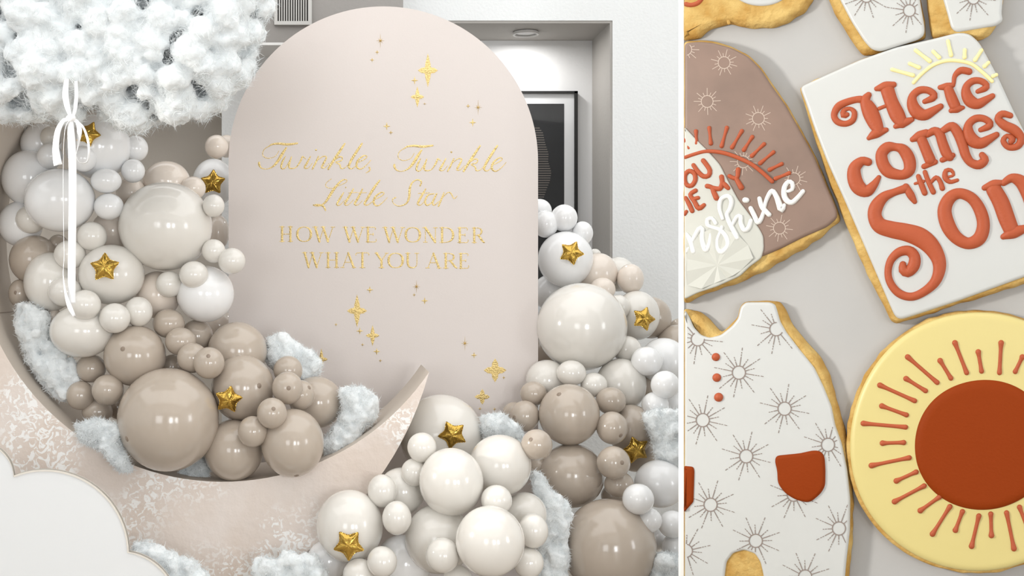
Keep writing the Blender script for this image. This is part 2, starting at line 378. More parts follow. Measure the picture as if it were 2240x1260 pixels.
# serif capitals: strokes in a unit box (x 0..1, y 0..1 up), radius k = thick, t = thin
K, T_ = 9.0, 3.2
def sv(x, y, w=.16): return [(x-w, y, T_), (x+w, y, T_)]
GL = dict(
 H=[[(.2,0,K),(.2,1,K)], [(.8,0,K),(.8,1,K)], [(.2,.5,T_),(.8,.5,T_)], sv(.2,0), sv(.2,1), sv(.8,0), sv(.8,1)],
 O=[('o', [(.5,1,T_),(.22,.92,6),(.08,.7,K),(.06,.5,K+1),(.08,.3,K),(.22,.08,6),(.5,0,T_),(.78,.08,6),(.92,.3,K),(.94,.5,K+1),(.92,.7,K),(.78,.92,6)])],
 W=[[(.1,1,K),(.3,0,K)], [(.3,0,T_),(.5,.95,T_)], [(.47,1,K),(.7,0,K)], [(.7,0,T_),(.93,1,T_)], sv(.1,1,.11), sv(.47,1,.1), sv(.93,1,.09)],
 E=[[(.25,0,K),(.25,1,K)], [(.08,1,T_),(.85,1,T_),(.88,.85,T_)], [(.08,0,T_),(.9,0,T_),(.95,.18,T_)], [(.25,.52,T_),(.7,.52,T_)], [(.7,.6,T_),(.7,.44,T_)]],
 N=[[(.18,0,T_),(.18,1,T_)], [(.18,1,K),(.82,0,K)], [(.84,0,T_),(.84,1,T_)], sv(.18,0,.13), sv(.1,1,.1), sv(.84,1,.13)],
 D=[[(.2,0,K),(.2,1,K)], [(.05,1,T_),(.5,1,T_),(.82,.85,7),(.94,.5,K+1),(.82,.15,7),(.5,0,T_),(.05,0,T_)]],
 R=[[(.2,0,K),(.2,1,K)], sv(.2,0), [(.05,1,T_),(.5,1,T_),(.7,.9,6),(.74,.74,8),(.66,.57,5),(.45,.5,T_),(.22,.5,T_)], [(.5,.5,K-1),(.85,.06,K-1),(.97,0,T_)]],
 A=[[(.15,0,T_),(.5,1,T_)], [(.5,1,K-1),(.86,0,K)], [(.28,.36,T_),(.74,.36,T_)], sv(.13,0,.12), sv(.87,0,.13)],
 T=[[(.5,0,K),(.5,1,K)], [(.06,.85,T_),(.1,1,T_),(.9,1,T_),(.94,.85,T_)], sv(.5,0,.18)],
 Y=[[(.12,1,K),(.5,.48,K-1)], [(.5,.5,T_),(.88,1,T_)], [(.5,0,K),(.5,.48,K)], sv(.12,1,.12), sv(.88,1,.12), sv(.5,0,.18)],
 U=[[(.2,1,K),(.2,.3,K),(.32,.06,7),(.54,0,5),(.74,.08,T_),(.82,.3,T_),(.82,1,T_)], sv(.2,1,.15), sv(.82,1,.13)])
def caps(txt, xs, y0, y1):
    for ch, (a, b) in zip(txt, xs):
        if ch == 'W': pass
        dy = (a-265)/1675*10
        g = []
        for s in GL[ch]:
            cl = s[0] == 'o'; q = [(a+p[0]*(b-a), y1+dy-p[1]*(y1-y0), p[2]) for p in (s[1] if cl else s)]
            g.append(('o', L5(q)) if cl else L5(q))
        bead('letter', APL, g, M['goldprint'], arch, .0004, .0005, .0012, 4, 3)
caps('HOWWEWONDER', [(265,378),(405,530),(540,715),(785,960),(965,1060),(1110,1285),(1290,1420),(1435,1560),(1570,1692),(1715,1810),(1835,1945)], 770, 888)
caps('WHATYOUARE', [(455,620),(640,755),(765,890),(885,1002),(1045,1155),(1150,1280),(1290,1410),(1460,1587),(1600,1722),(1725,1815)], 980, 1098)
def sparkle(px, py, hh, hw, eight=False):
    V, F = [], []
    n = 8 if eight else 4
    pts = []
    for k in range(n):
        a = 2*math.pi*k/n
        L = hw if k*4 % n == 0 and (k*4//n) % 2 == 0 else hh
        if eight: L = (hw if k % 4 == 0 else hh) if k % 2 == 0 else hw*.8
        pts.append((px+L*math.cos(a), py-L*math.sin(a)))
        a2 = a+math.pi/n; w = (.13 if eight else .31 if hh > 12 else .2)*min(hh, hw)*1.35
        for t in (-.5, -.2, .2, .5) if not eight else (0,):
            b = a2+t*math.pi/n; ww = w*(1+2.2*abs(t)**1.8); pts.append((px+ww*math.cos(b), py-ww*math.sin(b)))
    m = len(pts)
    V = [APL.P(px, py, .0025, .0005)]+[APL.P(x, y, .0008, .0005) for x, y in pts]+[APL.P(x, y, 0, .0005) for x, y in pts]
    F = [(0, 1+i, 1+(i+1) % m) for i in range(m)]+[(1+i, 1+m+i, 1+m+(i+1) % m, 1+(i+1) % m) for i in range(m)]
    o = pym('foil_star', [p-Vector(arch.location) for p in V], F, M['goldprint'], arch)
    bmm = bmesh.new(); bmm.from_mesh(o.data); bmesh.ops.recalc_face_normals(bmm, faces=bmm.faces); bmm.to_mesh(o.data); bmm.free()
for s in [(832,89,16,9,1),(825,114,5,5),(814,131,5,5),(936,154,37,22),(907,176,9,8),(913,212,23,15),(929,227,3,4),(1046,235,17,9,1),(1024,232,5,5),(1034,268,9,8),(846,276,9,8),(855,290,5,5),
          (809,634,8,8),(911,627,14,9,1),(906,645,4,4),(929,658,8,8),(781,680,36,22),(735,710,4,4),(787,724,8,8),(815,734,23,15),(793,754,4,4),(824,769,8,8),(832,789,4,4),(703,786,24,14),
          (1017,751,16,9,1),(1037,777,7,7),(1083,810,26,25),(1102,826,4,4),(1055,868,17,17),(1050,894,4,4),(1082,895,4,4)]:
    sparkle(*s[:4], eight=len(s) > 4)

# ------------------------------------------------------------------ crescent moon
MF, MB = 4.45, 4.89
moon = empty('crescent_moon', (at(237, 0, MF).x, MF, 0)); tag(moon, 'large beige plastered crescent moon cradling the left balloons', 'moon prop')
oc, orad, ic, irad = Vector((237, 624)), 727, Vector((487, 509)), 545
dv = ic-oc; dd = dv.length; aa = (orad**2-irad**2+dd*dd)/(2*dd); hh_ = math.sqrt(orad**2-aa*aa); u_ = dv/dd
bp_ = oc+u_*aa; pr = Vector((-u_.y, u_.x)); t1, t2 = bp_+pr*hh_, bp_-pr*hh_
if t1.y < t2.y: t1, t2 = t2, t1           # t1 lower tip, t2 upper tip
def arc(c, r, p, q, n, via):     # arc from p to q passing on the side of 'via'
    a0 = math.atan2(p.y-c.y, p.x-c.x); a1 = math.atan2(q.y-c.y, q.x-c.x); am = math.atan2(via.y-c.y, via.x-c.x)
    s = (a1-a0) % (2*math.pi); ms = (am-a0) % (2*math.pi)
    if ms > s: s -= 2*math.pi
    return [(c.x+r*math.cos(a0+s*k/n), c.y+r*math.sin(a0+s*k/n)) for k in range(n+1)]
left = Vector((-900, 700))
outer = arc(oc, orad, t1, t2, 90, left); inner = arc(ic, irad, t2, t1, 90, left)
def mpt(p, y, off=moon.location):     # traced on the front face, moved back along depth
    q = at(p[0], p[1], MF); return Vector((q.x, y, q.z))-Vector(off)
nO, nI = len(outer), len(inner)
V = [mpt(p, MF) for p in outer]+[mpt(p, MF) for p in inner]+[mpt(p, MF+.03) for p in outer]+[mpt(p, MF+.03) for p in inner]
F = []
for i in range(nO-1): F.append((i, i+1, nO+nI-2-i, nO+nI-1-i))       # front face quads between the arcs
N2 = nO+nI
F += [tuple(N2+k for k in f[::-1]) for f in F]
pym('front_panel', V, F, M['moon'], moon)
def rim(name, pts, y0, y1, m):
    n = len(pts); V = [mpt(p, y0) for p in pts]+[mpt(p, y1) for p in pts]
    return pym(name, V, [(i, i+1, n+i+1, n+i) for i in range(n-1)], m, moon, True)
rim('inner_rim', inner, MF+.0, MB, M['moonside']); rim('outer_rim', outer, MF+.0, MB, M['moonside'])
V = [mpt(p, MB) for p in outer]+[mpt(p, MB) for p in inner]
pym('back_panel', V, [(i, i+1, nO+nI-2-i, nO+nI-1-i) for i in range(nO-1)], M['moonside'], moon)
# seam across the inner rim where two lengths meet
sa = math.atan2(688-ic.y, -33-ic.x)
V = []
for y_ in (MF+.001, MB-.001):
    for da, rr in ((-.0016, 0), (-.0016, 1.2), (.0016, 1.2), (.0016, 0)): V.append(mpt((ic.x+(irad-rr)*math.cos(sa+da), ic.y+(irad-rr)*math.sin(sa+da)), y_))
tag(pym('seam', V, [(0, 1, 5, 4), (1, 2, 6, 5), (2, 3, 7, 6), (0, 3, 2, 1), (4, 5, 6, 7)], M['knotT'], moon), 'thin dark joint between two lengths of the rim')

# ------------------------------------------------------------------ white cloud cut-out
CD = 4.05
cut = empty('cloud_cutout', (at(60, 0, CD).x, CD, 0)); tag(cut, 'flat white cloud shaped board standing at the lower left corner', 'cloud board')
def arc3(a, b, bulge, n=24):
    a, b = Vector(a), Vector(b); m = (a+b)/2; d = b-a; nn = Vector((d.y, -d.x)).normalized()
    h = bulge; r = (d.length**2/4+h*h)/(2*h); c = m-nn*(r-h)
    a0 = math.atan2(a.y-c.y, a.x-c.x); a1 = math.atan2(b.y-c.y, b.x-c.x); s = (a1-a0) % (2*math.pi)
    return [(c.x+r*math.cos(a0+s*k/n), c.y+r*math.sin(a0+s*k/n)) for k in range(n)]
cp = arc3((-260, 1230), (-95, 985), 70)+arc3((-95, 985), (30, 1040), 42)+arc3((30, 1040), (282, 1207), 79)+arc3((282, 1207), (372, 1395), 55)+[(372, 1410), (-260, 1410)]
zf = lambda p: max(p.z, .0)
pts = [(q.x, zf(q)) for q in (at(x, y, CD) for x, y in cp)]
extrude_outline('board', pts, CD, CD+.02, M['cutout'], M['cutedge'], cut, Vector(cut.location))
rimv, rimf = [], []
edge = cp[:-2]
for i, (x, y) in enumerate(edge):
    q = at(x, y, CD); c_ = at(100, 1300, CD); inn = (c_-q).normalized()*.006
    for dy, p in ((-.004, q), (.024, q), (-.004, q+inn), (.0, q+inn)): rimv.append(Vector((p.x, CD+dy, max(p.z, 0)))-Vector(cut.location))
for i in range(len(edge)-1):
    a, b = i*4, i*4+4
    rimf += [(a, b, b+1, a+1), (a, a+2, b+2, b), (a+2, a+3, b+3, b+2)]
pym('edge_strip', rimv, rimf, M['cutedge'], cut)

# ------------------------------------------------------------------ balloons
# (cx, cy, rx, ry, colour, layer back->front, farthest depth)
B = [
 # left garland, upper white part
 (90,315,45,45,'W',0,4.8),(112,300,24,24,'C',1,4.75),(109,342,28,28,'W',2,4.7),(66,390,62,62,'W',1,4.75),(131,438,77,69,'W',4,4.6),
 (215,322,71,71,'W',2,4.7),(297,325,27,29,'W',1,4.75),(291,374,26,26,'W',3,4.7),(183,347,29,29,'W',3,4.6),(232,396,34,27,'W',5,4.6),
 (238,452,33,29,'W',5,4.6),(364,398,52,46,'P',1,4.85),(287,422,33,33,'P',1,4.8),(362,495,102,97,'C',5,4.65),(422,412,28,26,'P',2,4.8),
 (467,400,46,53,'W',1,5.3),(474,321,26,26,'P',2,5.0),(496,320,24,25,'P',0,5.4),(467,450,24,25,'C',6,4.8),(478,508,24,38,'P',1,5.25),
 (467,549,26,26,'C',6,4.8),(507,571,30,29,'C',7,4.75),(45,490,48,50,'W',0,4.75),(67,480,33,31,'C',2,4.7),(75,568,54,54,'T',1,4.75),
 (127,535,22,22,'T',1,4.75),(153,557,35,32,'C',4,4.6),(201,517,33,32,'C',5,4.6),(245,505,45,45,'P',1,4.75),(244,601,72,66,'C',6,4.6),
 (110,617,57,65,'C',3,4.65),(142,638,37,33,'C',4,4.6),(43,642,24,31,'T',2,4.7),(186,667,35,33,'C',8,4.5),(251,696,34,33,'C',8,4.5),
 (303,682,31,33,'C',7,4.55),(180,724,71,58,'C',7,4.55),(119,697,18,22,'P',3,4.65),(345,645,50,52,'P',2,4.7),(370,622,29,29,'C',6,4.65),
 (424,601,32,30,'C',7,4.6),(449,643,63,62,'W',5,4.65),
 # left garland, taupe part in the moon
 (369,708,35,32,'T',6,4.6),(395,747,34,31,'T',7,4.55),(421,783,34,33,'T',8,4.5),(457,794,34,35,'T',9,4.45),(430,735,36,36,'T',3,4.7),
 (478,712,36,36,'P',1,5.25),(295,778,68,67,'T',6,4.55),(377,803,28,28,'T',3,4.65),(199,806,33,31,'T',4,4.6),(176,865,31,32,'T',5,4.6),
 (236,853,35,34,'T',7,4.5),(213,900,34,27,'T',4,4.6),(262,890,28,28,'T',2,4.7),(368,918,111,113,'T',9,4.45),(519,768,65,64,'T',5,4.65),
 (531,849,69,73,'T',7,4.55),(630,810,32,32,'T',6,4.6),(629,849,34,36,'T',10,4.45),(657,864,32,33,'T',9,4.5),(692,880,58,57,'T',4,4.65),
 (595,904,33,34,'T',11,4.4),(553,944,33,34,'T',11,4.4),(511,985,65,67,'T',8,4.5),(640,969,69,75,'T',10,4.42),
 # front ivory cluster below the moon tip
 (965,954,91,91,'C',1,4.75),(923,979,32,33,'C',4,4.5),(907,1033,30,31,'C',3,4.5),(987,1054,70,74,'C',6,4.3),(1094,1018,68,67,'C',4,4.4),
 (836,1074,32,36,'C',5,4.3),(878,1075,52,52,'C',2,4.42),(868,1133,32,37,'C',7,4.2),(765,1151,73,79,'C',5,4.3),(959,1179,73,75,'C',4,4.3),
 (968,1215,37,38,'C',8,4.1),(1072,1184,75,77,'C',9,4.05),(1086,1094,34,33,'C',7,4.2),(1148,1125,48,48,'C',3,4.4),(1166,1161,33,38,'C',6,4.2),
 (1156,1231,33,34,'C',6,4.2),(836,1229,33,34,'C',7,4.15),(786,1258,36,36,'C',6,4.2),(716,1227,45,45,'W',1,4.4),(882,1232,62,62,'W',2,4.38),(1001,1266,32,30,'C',7,4.15),
 # right garland
 (1180,462,27,27,'W',0,5.35),(1193,490,28,30,'W',2,5.25),(1234,477,29,30,'W',2,5.25),(1274,510,23,26,'W',2,5.25),(1237,567,60,61,'W',3,5.22),
 (1301,558,14,14,'C',0,5.35),(1308,598,43,45,'P',1,5.25),(1352,600,38,38,'C',0,5.35),(1379,610,29,33,'P',2,5.2),(1318,633,28,26,'P',3,5.15),
 (1393,690,49,54,'C',3,5.15),(1353,672,25,27,'C',4,5.1),(1423,695,45,46,'T',1,5.25),(1487,720,24,24,'T',0,5.3),(1482,755,45,45,'T',1,5.2),
 (1272,715,98,96,'C',5,5.0),(1205,640,40,40,'W',0,5.35),(1203,772,44,44,'T',0,5.3),(1196,832,45,45,'C',4,4.95),(1250,816,32,28,'C',7,4.85),
 (1299,842,29,27,'C',6,4.85),(1358,842,55,58,'C',4,4.95),(1372,765,31,30,'C',4,5.0),(1452,793,53,54,'W',3,5.05),(1415,790,34,32,'W',6,4.9),
 (1455,842,31,31,'W',6,4.9),(1433,886,29,29,'W',5,4.9),(1487,905,45,50,'W',2,5.0),(1415,845,28,28,'T',1,5.05),(1167,861,29,27,'T',6,4.85),
 (1245,907,66,67,'T',8,4.75),(1336,877,33,30,'T',7,4.8),(1339,936,34,36,'T',9,4.7),(1148,910,32,34,'T',7,4.8),(1125,905,26,26,'T',3,4.9),
 (1174,973,34,34,'T',8,4.75),(1380,940,52,55,'T',4,4.85),(1390,988,44,44,'T',3,4.9),(1251,1040,70,70,'T',6,4.75),(1342,1012,36,36,'T',10,4.6),
 (1354,1060,32,29,'T',8,4.65),(1333,1198,101,106,'T',7,4.55),(1396,1092,34,34,'W',8,4.5),(1419,1138,28,28,'W',7,4.5),(1443,1058,55,52,'W',4,4.7),
 (1471,1147,31,30,'W',6,4.6),(1478,1198,30,32,'W',5,4.6),(1440,1180,22,22,'W',2,4.7),(1180,1022,22,24,'T',3,4.8),(1340,1085,25,25,'T',2,4.8),
]
for k in [(1218, 1150), ]: pass
HAND = {(362,495):'largest cream balloon left of the arch', (368,918):'largest taupe balloon resting in the crescent moon', (1272,715):'largest cream balloon right of the arch', (1193,490):'left white balloon of the three small ones above the right arch star',

 (1333,1198):'largest taupe balloon at the bottom right corner of the garland', (1072,1184):'big ivory balloon at the front bottom of the cluster, without a star',
 (131,438):'big white balloon behind the hanging ribbon, below the bow', (66,390):'white balloon at far left below the cotton cloud', (215,322):'big white balloon behind the bow carrying the topmost gold star',
 (244,601):'cream balloon carrying the gold star beside the hanging ribbon', (765,1151):'big ivory balloon carrying the lowest gold star', (965,954):'big ivory balloon behind the moon tip carrying a gold star',
 (1237,567):'white balloon carrying a gold star at the right edge of the arch', (1393,690):'cream balloon carrying the gold star against the white right wall',
 (449,643):'white balloon overlapping the lower left edge of the arch', (507,571):'small cream balloon standing out in front of the arch left edge',
 (987,1054):'big ivory balloon in the middle of the front cluster', (640,969):'big taupe balloon at the lower right inside the moon', (531,849):'big taupe balloon behind the gold star in the moon',
 (186,667):'small cream balloon touching the curled end of the ribbon', (180,724):'big cream balloon below the ribbon end, above the taupe ones'}
MARK = [((197,292),'the gold star behind the bow'),((467,398),'the gold star at the left arch edge'),((229,584),'the gold star beside the ribbon'),((500,873),'the gold star in the moon'),
 ((989,950),'the gold star near the moon tip'),((764,1190),'the lowest gold star'),((1250,553),'the gold star at the right arch edge'),((1408,697),'the gold star by the right wall'),
 ((1391,984),'the gold star on taupe at right'),((362,495),'the largest left cream balloon'),((368,918),'the largest taupe balloon in the moon'),((1272,715),'the largest right cream balloon'),
 ((1333,1198),'the huge bottom right taupe balloon'),((1072,1184),'the biggest front ivory balloon')]
CN = dict(W='white', C='cream', P='blush cream', T='taupe')
def direction(dx, dy):
    a = math.degrees(math.atan2(-dy, dx)) % 360
    return ['right of', 'up and right of', 'above', 'up and left of', 'left of', 'down and left of', 'below', 'down and right of'][int((a+22.5)//45) % 8]
labs = {}
for i, b in enumerate(B):
    if (b[0], b[1]) in HAND: continue
    mk = min(MARK, key=lambda m: math.dist(m[0], b[:2]))
    size = 'small' if b[2] < 38 else 'medium' if b[2] < 60 else 'big'
    labs.setdefault((size, CN[b[4]], direction(b[0]-mk[0][0], b[1]-mk[0][1]), mk[1]), []).append((math.dist(mk[0], b[:2]), i))
LAB = {}
for (s, c, d, m), lst in labs.items():
    lst.sort()
    for k, (_, i) in enumerate(lst):
        pre = '' if len(lst) == 1 else ['nearest ', 'second nearest ', 'third nearest ', 'fourth nearest ', 'fifth nearest '][k]
        LAB[i] = f'{pre}{s} {c} balloon {d} {m}'
# depth: push each balloon back until its visible disc just clears those behind it
order = sorted(range(len(B)), key=lambda i: B[i][5])
DEP = {}
def hgt(b, x, y, D):
    q = 1-((x-b[0])/b[2])**2-((y-b[1])/b[3])**2
    return None if q < 0 else math.sqrt(q)*(b[2]+b[3])/2*D/FPX
for i in order:
    b = B[i]; D = b[6]
    for j in DEP:
        o = B[j]
        if math.dist(b[:2], o[:2]) > max(b[2:4])+max(o[2:4]): continue
        for a in range(28):
            for f in (.55, .8, .93):
                x = b[0]+b[2]*f*math.cos(a*math.pi/14); y = b[1]+b[3]*f*math.sin(a*math.pi/14)
                ho = hgt(o, x, y, 4.6)
                if ho is not None and o[5] < b[5]: D = min(D, DEP[j]-ho+hgt(b, x, y, 4.6)-.004)
    DEP[i] = max(D, 3.55)
def unit_balloon():
    bm = bmesh.new(); rings, seg = 32, 48
    vs = []
    for r in range(1, rings):
        t = math.pi*r/rings; row = []
        k = 1.0
        for s in range(seg):
            a = 2*math.pi*s/seg
            # axis along +y (neck at the back); slight pear towards the neck
            y = -math.cos(t); rad = math.sin(t)
            if y > .3: y = y+.09*((y-.3)/.7)**2
            row.append(bm.verts.new((rad*math.cos(a), y, rad*math.sin(a))))
        vs.append(row)
    f0 = bm.verts.new((0, -1, 0)); f1 = bm.verts.new((0, 1.09, 0))
    for r in range(len(vs)-1):
        for s in range(seg): bm.faces.new((vs[r][s], vs[r+1][s], vs[r+1][(s+1) % seg], vs[r][(s+1) % seg]))
    for s in range(seg): bm.faces.new((f0, vs[0][s], vs[0][(s+1) % seg])); bm.faces.new((f1, vs[-1][(s+1) % seg], vs[-1][s]))
    bmesh.ops.recalc_face_normals(bm, faces=bm.faces)
    return bm
def unit_knot():
    bm = bmesh.new(); prof = [(.06, 1.05), (.035, 1.12), (.075, 1.15), (.07, 1.2), (.03, 1.22), (.09, 1.3), (.08, 1.31)]
    vs = [[bm.verts.new((r*math.cos(a*math.pi/5), y, r*math.sin(a*math.pi/5))) for a in range(10)] for r, y in prof]
    for i in range(len(vs)-1):
        for a in range(10): bm.faces.new((vs[i][a], vs[i][(a+1) % 10], vs[i+1][(a+1) % 10], vs[i+1][a]))
    bm.faces.new(vs[-1]); return bm
def unit_nipple():
    bm = bmesh.new(); prof = [(.085, -.008), (.07, .004), (.05, .008), (.03, .013), (.01, .016)]
    vs = [[bm.verts.new((r*math.cos(a*math.pi/8), -y, r*math.sin(a*math.pi/8))) for a in range(16)] for r, y in prof]
    for i in range(len(vs)-1):
        for a in range(16): bm.faces.new((vs[i][a], vs[i][(a+1) % 16], vs[i+1][(a+1) % 16], vs[i+1][a]))
    bm.faces.new(vs[-1]); return bm
BM, KM = {}, {}
def mesh_of(bm, name, m):
    me = bpy.data.meshes.new(name); bm.to_mesh(me); bm.free(); me.materials.append(m)
    me.polygons.foreach_set('use_smooth', [True]*len(me.polygons)); return me
for c in 'WCPT':
    BM[c] = mesh_of(unit_balloon(), 'balloon_'+CN[c].replace(' ', '_'), M['b'+c]); KM[c] = mesh_of(unit_knot(), 'knot', M['b'+c])
NM = mesh_of(unit_nipple(), 'nipple', M['knotT'])
SPOT = [(41,640),(280,760),(459,777),(571,839),(633,846),(677,846),(600,891),(290,951),(650,1036),(1216,859),(1122,911),(1157,958),(1351,949),(1353,1007),(1231,1090),(1390,1251)]
BOBJ = {}
rnd = random.Random(4)
for i, b in enumerate(B):
    D = DEP[i]
    o = bpy.data.objects.new('balloon', BM[b[4]]); COL.objects.link(o)
    o.location = at(b[0], b[1], D); k = D/FPX
    o.scale = (b[2]*k, (b[2]+b[3])/2*k, b[3]*k)
    g = 'balloons of the right garland' if b[0] > 1110 and b[1] < 1110 or b[0] > 1200 else 'balloons of the front ivory cluster' if b[1] > 860 and b[0] > 690 else 'balloons of the left garland'
    tag(o, HAND.get((b[0], b[1])) or LAB[i], 'balloon', g)
    kn = bpy.data.objects.new('knot', KM[b[4]]); COL.objects.link(kn); kn.parent = o
    BOBJ[i] = o
for sx, sy in SPOT:
    best = None
    for i, b in enumerate(B):
        h = hgt(b, sx, sy, DEP[i])
        if h is not None and (best is None or DEP[i]-h < best[0]): best = (DEP[i]-h, i)
    b = B[best[1]]
    n = bpy.data.objects.new('nipple', NM); COL.objects.link(n); n.parent = BOBJ[best[1]]
    x = (sx-b[0])/b[2]; z = -(sy-b[1])/b[3]; y = -math.sqrt(max(.02, 1-x*x-z*z))
    v_ = Vector((x, y, z)).normalized(); n.location = v_; n.rotation_euler = Vector((0, -1, 0)).rotation_difference(v_).to_euler()
    s = 1.7 if b[2] < 40 else 1.0 if b[2] < 80 else .7
    n.scale = (s, s, s); n['label'] = 'darker thick tip of the balloon'

# ------------------------------------------------------------------ gold foil star balloons
def star_mesh(seed):
    rn = random.Random(seed); N = 100; rings = 12
    def outl(a):
        t = (a % (2*math.pi/5))/(2*math.pi/5)*2-1      # -1..1, tips at +-1
        t = abs(t); r = .6+.4*t**2.1
        return r*(1-.035*max(0, t-.93)/.07)
    V, F = [], []
    ph = [rn.uniform(0, 6.28) for _ in range(4)]
    for side in (-1, 1):
        b0 = len(V); V.append((0, side*.30, 0))
        for k in range(1, rings+1):
            s = k/rings
            for j in range(N):
                a = 2*math.pi*j/N; r = outl(a)*s
                tipf = ((outl(a)-.6)/.4)
                h = .30*(1-s**2.2)**.75*(1-.30*tipf*s)
                cr = .018*math.sin(a*25+ph[0])*s**3*(1-s)*3+.014*math.sin(a*40+ph[1])*s**4*(1-s)*4
                ridge = .05*s*(1-s)*4*math.cos(5*a)*.5
                V.append((r*math.cos(a), side*(max(h+cr, 0)+ridge*(1-tipf*.5)+.008), r*math.sin(a)))
        for j in range(N): F.append((b0, b0+1+j, b0+1+(j+1) % N))
        for k in range(rings-1):
            for j in range(N):
                p = b0+1+k*N+j; q = b0+1+k*N+(j+1) % N; F.append((p, p+N, q+N, q))
    m = bpy.data.meshes.new('foil_star'); m.from_pydata(V, [], F)
    bm = bmesh.new(); bm.from_mesh(m); bmesh.ops.recalc_face_normals(bm, faces=bm.faces); bm.to_mesh(m); bm.free()
    m.materials.append(M['gold']); m.polygons.foreach_set('use_smooth', [True]*len(m.polygons))
    # seam flange
    V, F = [], []
    for j in range(N):
        a = 2*math.pi*j/N; r = outl(a); w = .05+.012*math.sin(a*35+ph[2])
        for rr, y in ((r*.97, -.012), (r+w, -.006+.012*math.sin(a*30)), (r+w, .006+.012*math.sin(a*30)), (r*.97, .012)): V.append((rr*math.cos(a), y, rr*math.sin(a)))
    for j in range(N):
        for k in range(4): F.append((j*4+k, j*4+(k+1) % 4, ((j+1) % N)*4+(k+1) % 4, ((j+1) % N)*4+k))
    m2 = bpy.data.meshes.new('seam'); m2.from_pydata(V, [], F); m2.materials.append(M['gold'])
    return m, m2
STARS = [(193,293,31,-8,'gold foil star balloon half behind the white bow'),(466,399,30,16,'gold foil star balloon at the left edge of the arch'),
 (229,585,35,19,'gold foil star balloon on a cream balloon beside the ribbon'),(500,874,33,7,'gold foil star balloon on taupe balloons in the moon'),
 (990,951,34,-28,'gold foil star balloon on ivory balloon by the moon tip'),(763,1192,37,-90,'upside down gold foil star balloon, the lowest one'),
 (1250,553,29,-80,'gold foil star balloon on white balloon right of the arch'),(1408,697,29,-2,'gold foil star balloon against the white right wall'),
 (1391,984,33,36,'gold foil star balloon on taupe balloon in right garland')]
for n, (px, py, r, ang, lab) in enumerate(STARS):
    m, m2 = star_mesh(n)
    D = 9
    for a in range(6):
        for f in (0, .6):
            x, y = px+r*f*math.cos(a), py+r*f*math.sin(a)
            for i, b in enumerate(B):
                h = hgt(b, x, y, DEP[i])
                if h is not None: D = min(D, DEP[i]-h)
    k = D/FPX*.94
    D -= .22*r*k
    o = obj('foil_star_balloon', m); o.location = at(px, py, D); o.scale = (r*k, r*k, r*k)
    tx, tz = rnd.uniform(-.22, .22), rnd.uniform(-.22, .22)
    o.rotation_euler = (Matrix.Rotation(tx, 3, 'X') @ Matrix.Rotation(tz, 3, 'Z') @ Matrix.Rotation(-R_(ang), 3, 'Y')).to_euler()
    tag(o, lab, 'star balloon', 'gold foil star balloons')
    obj('seam', m2, None, o)

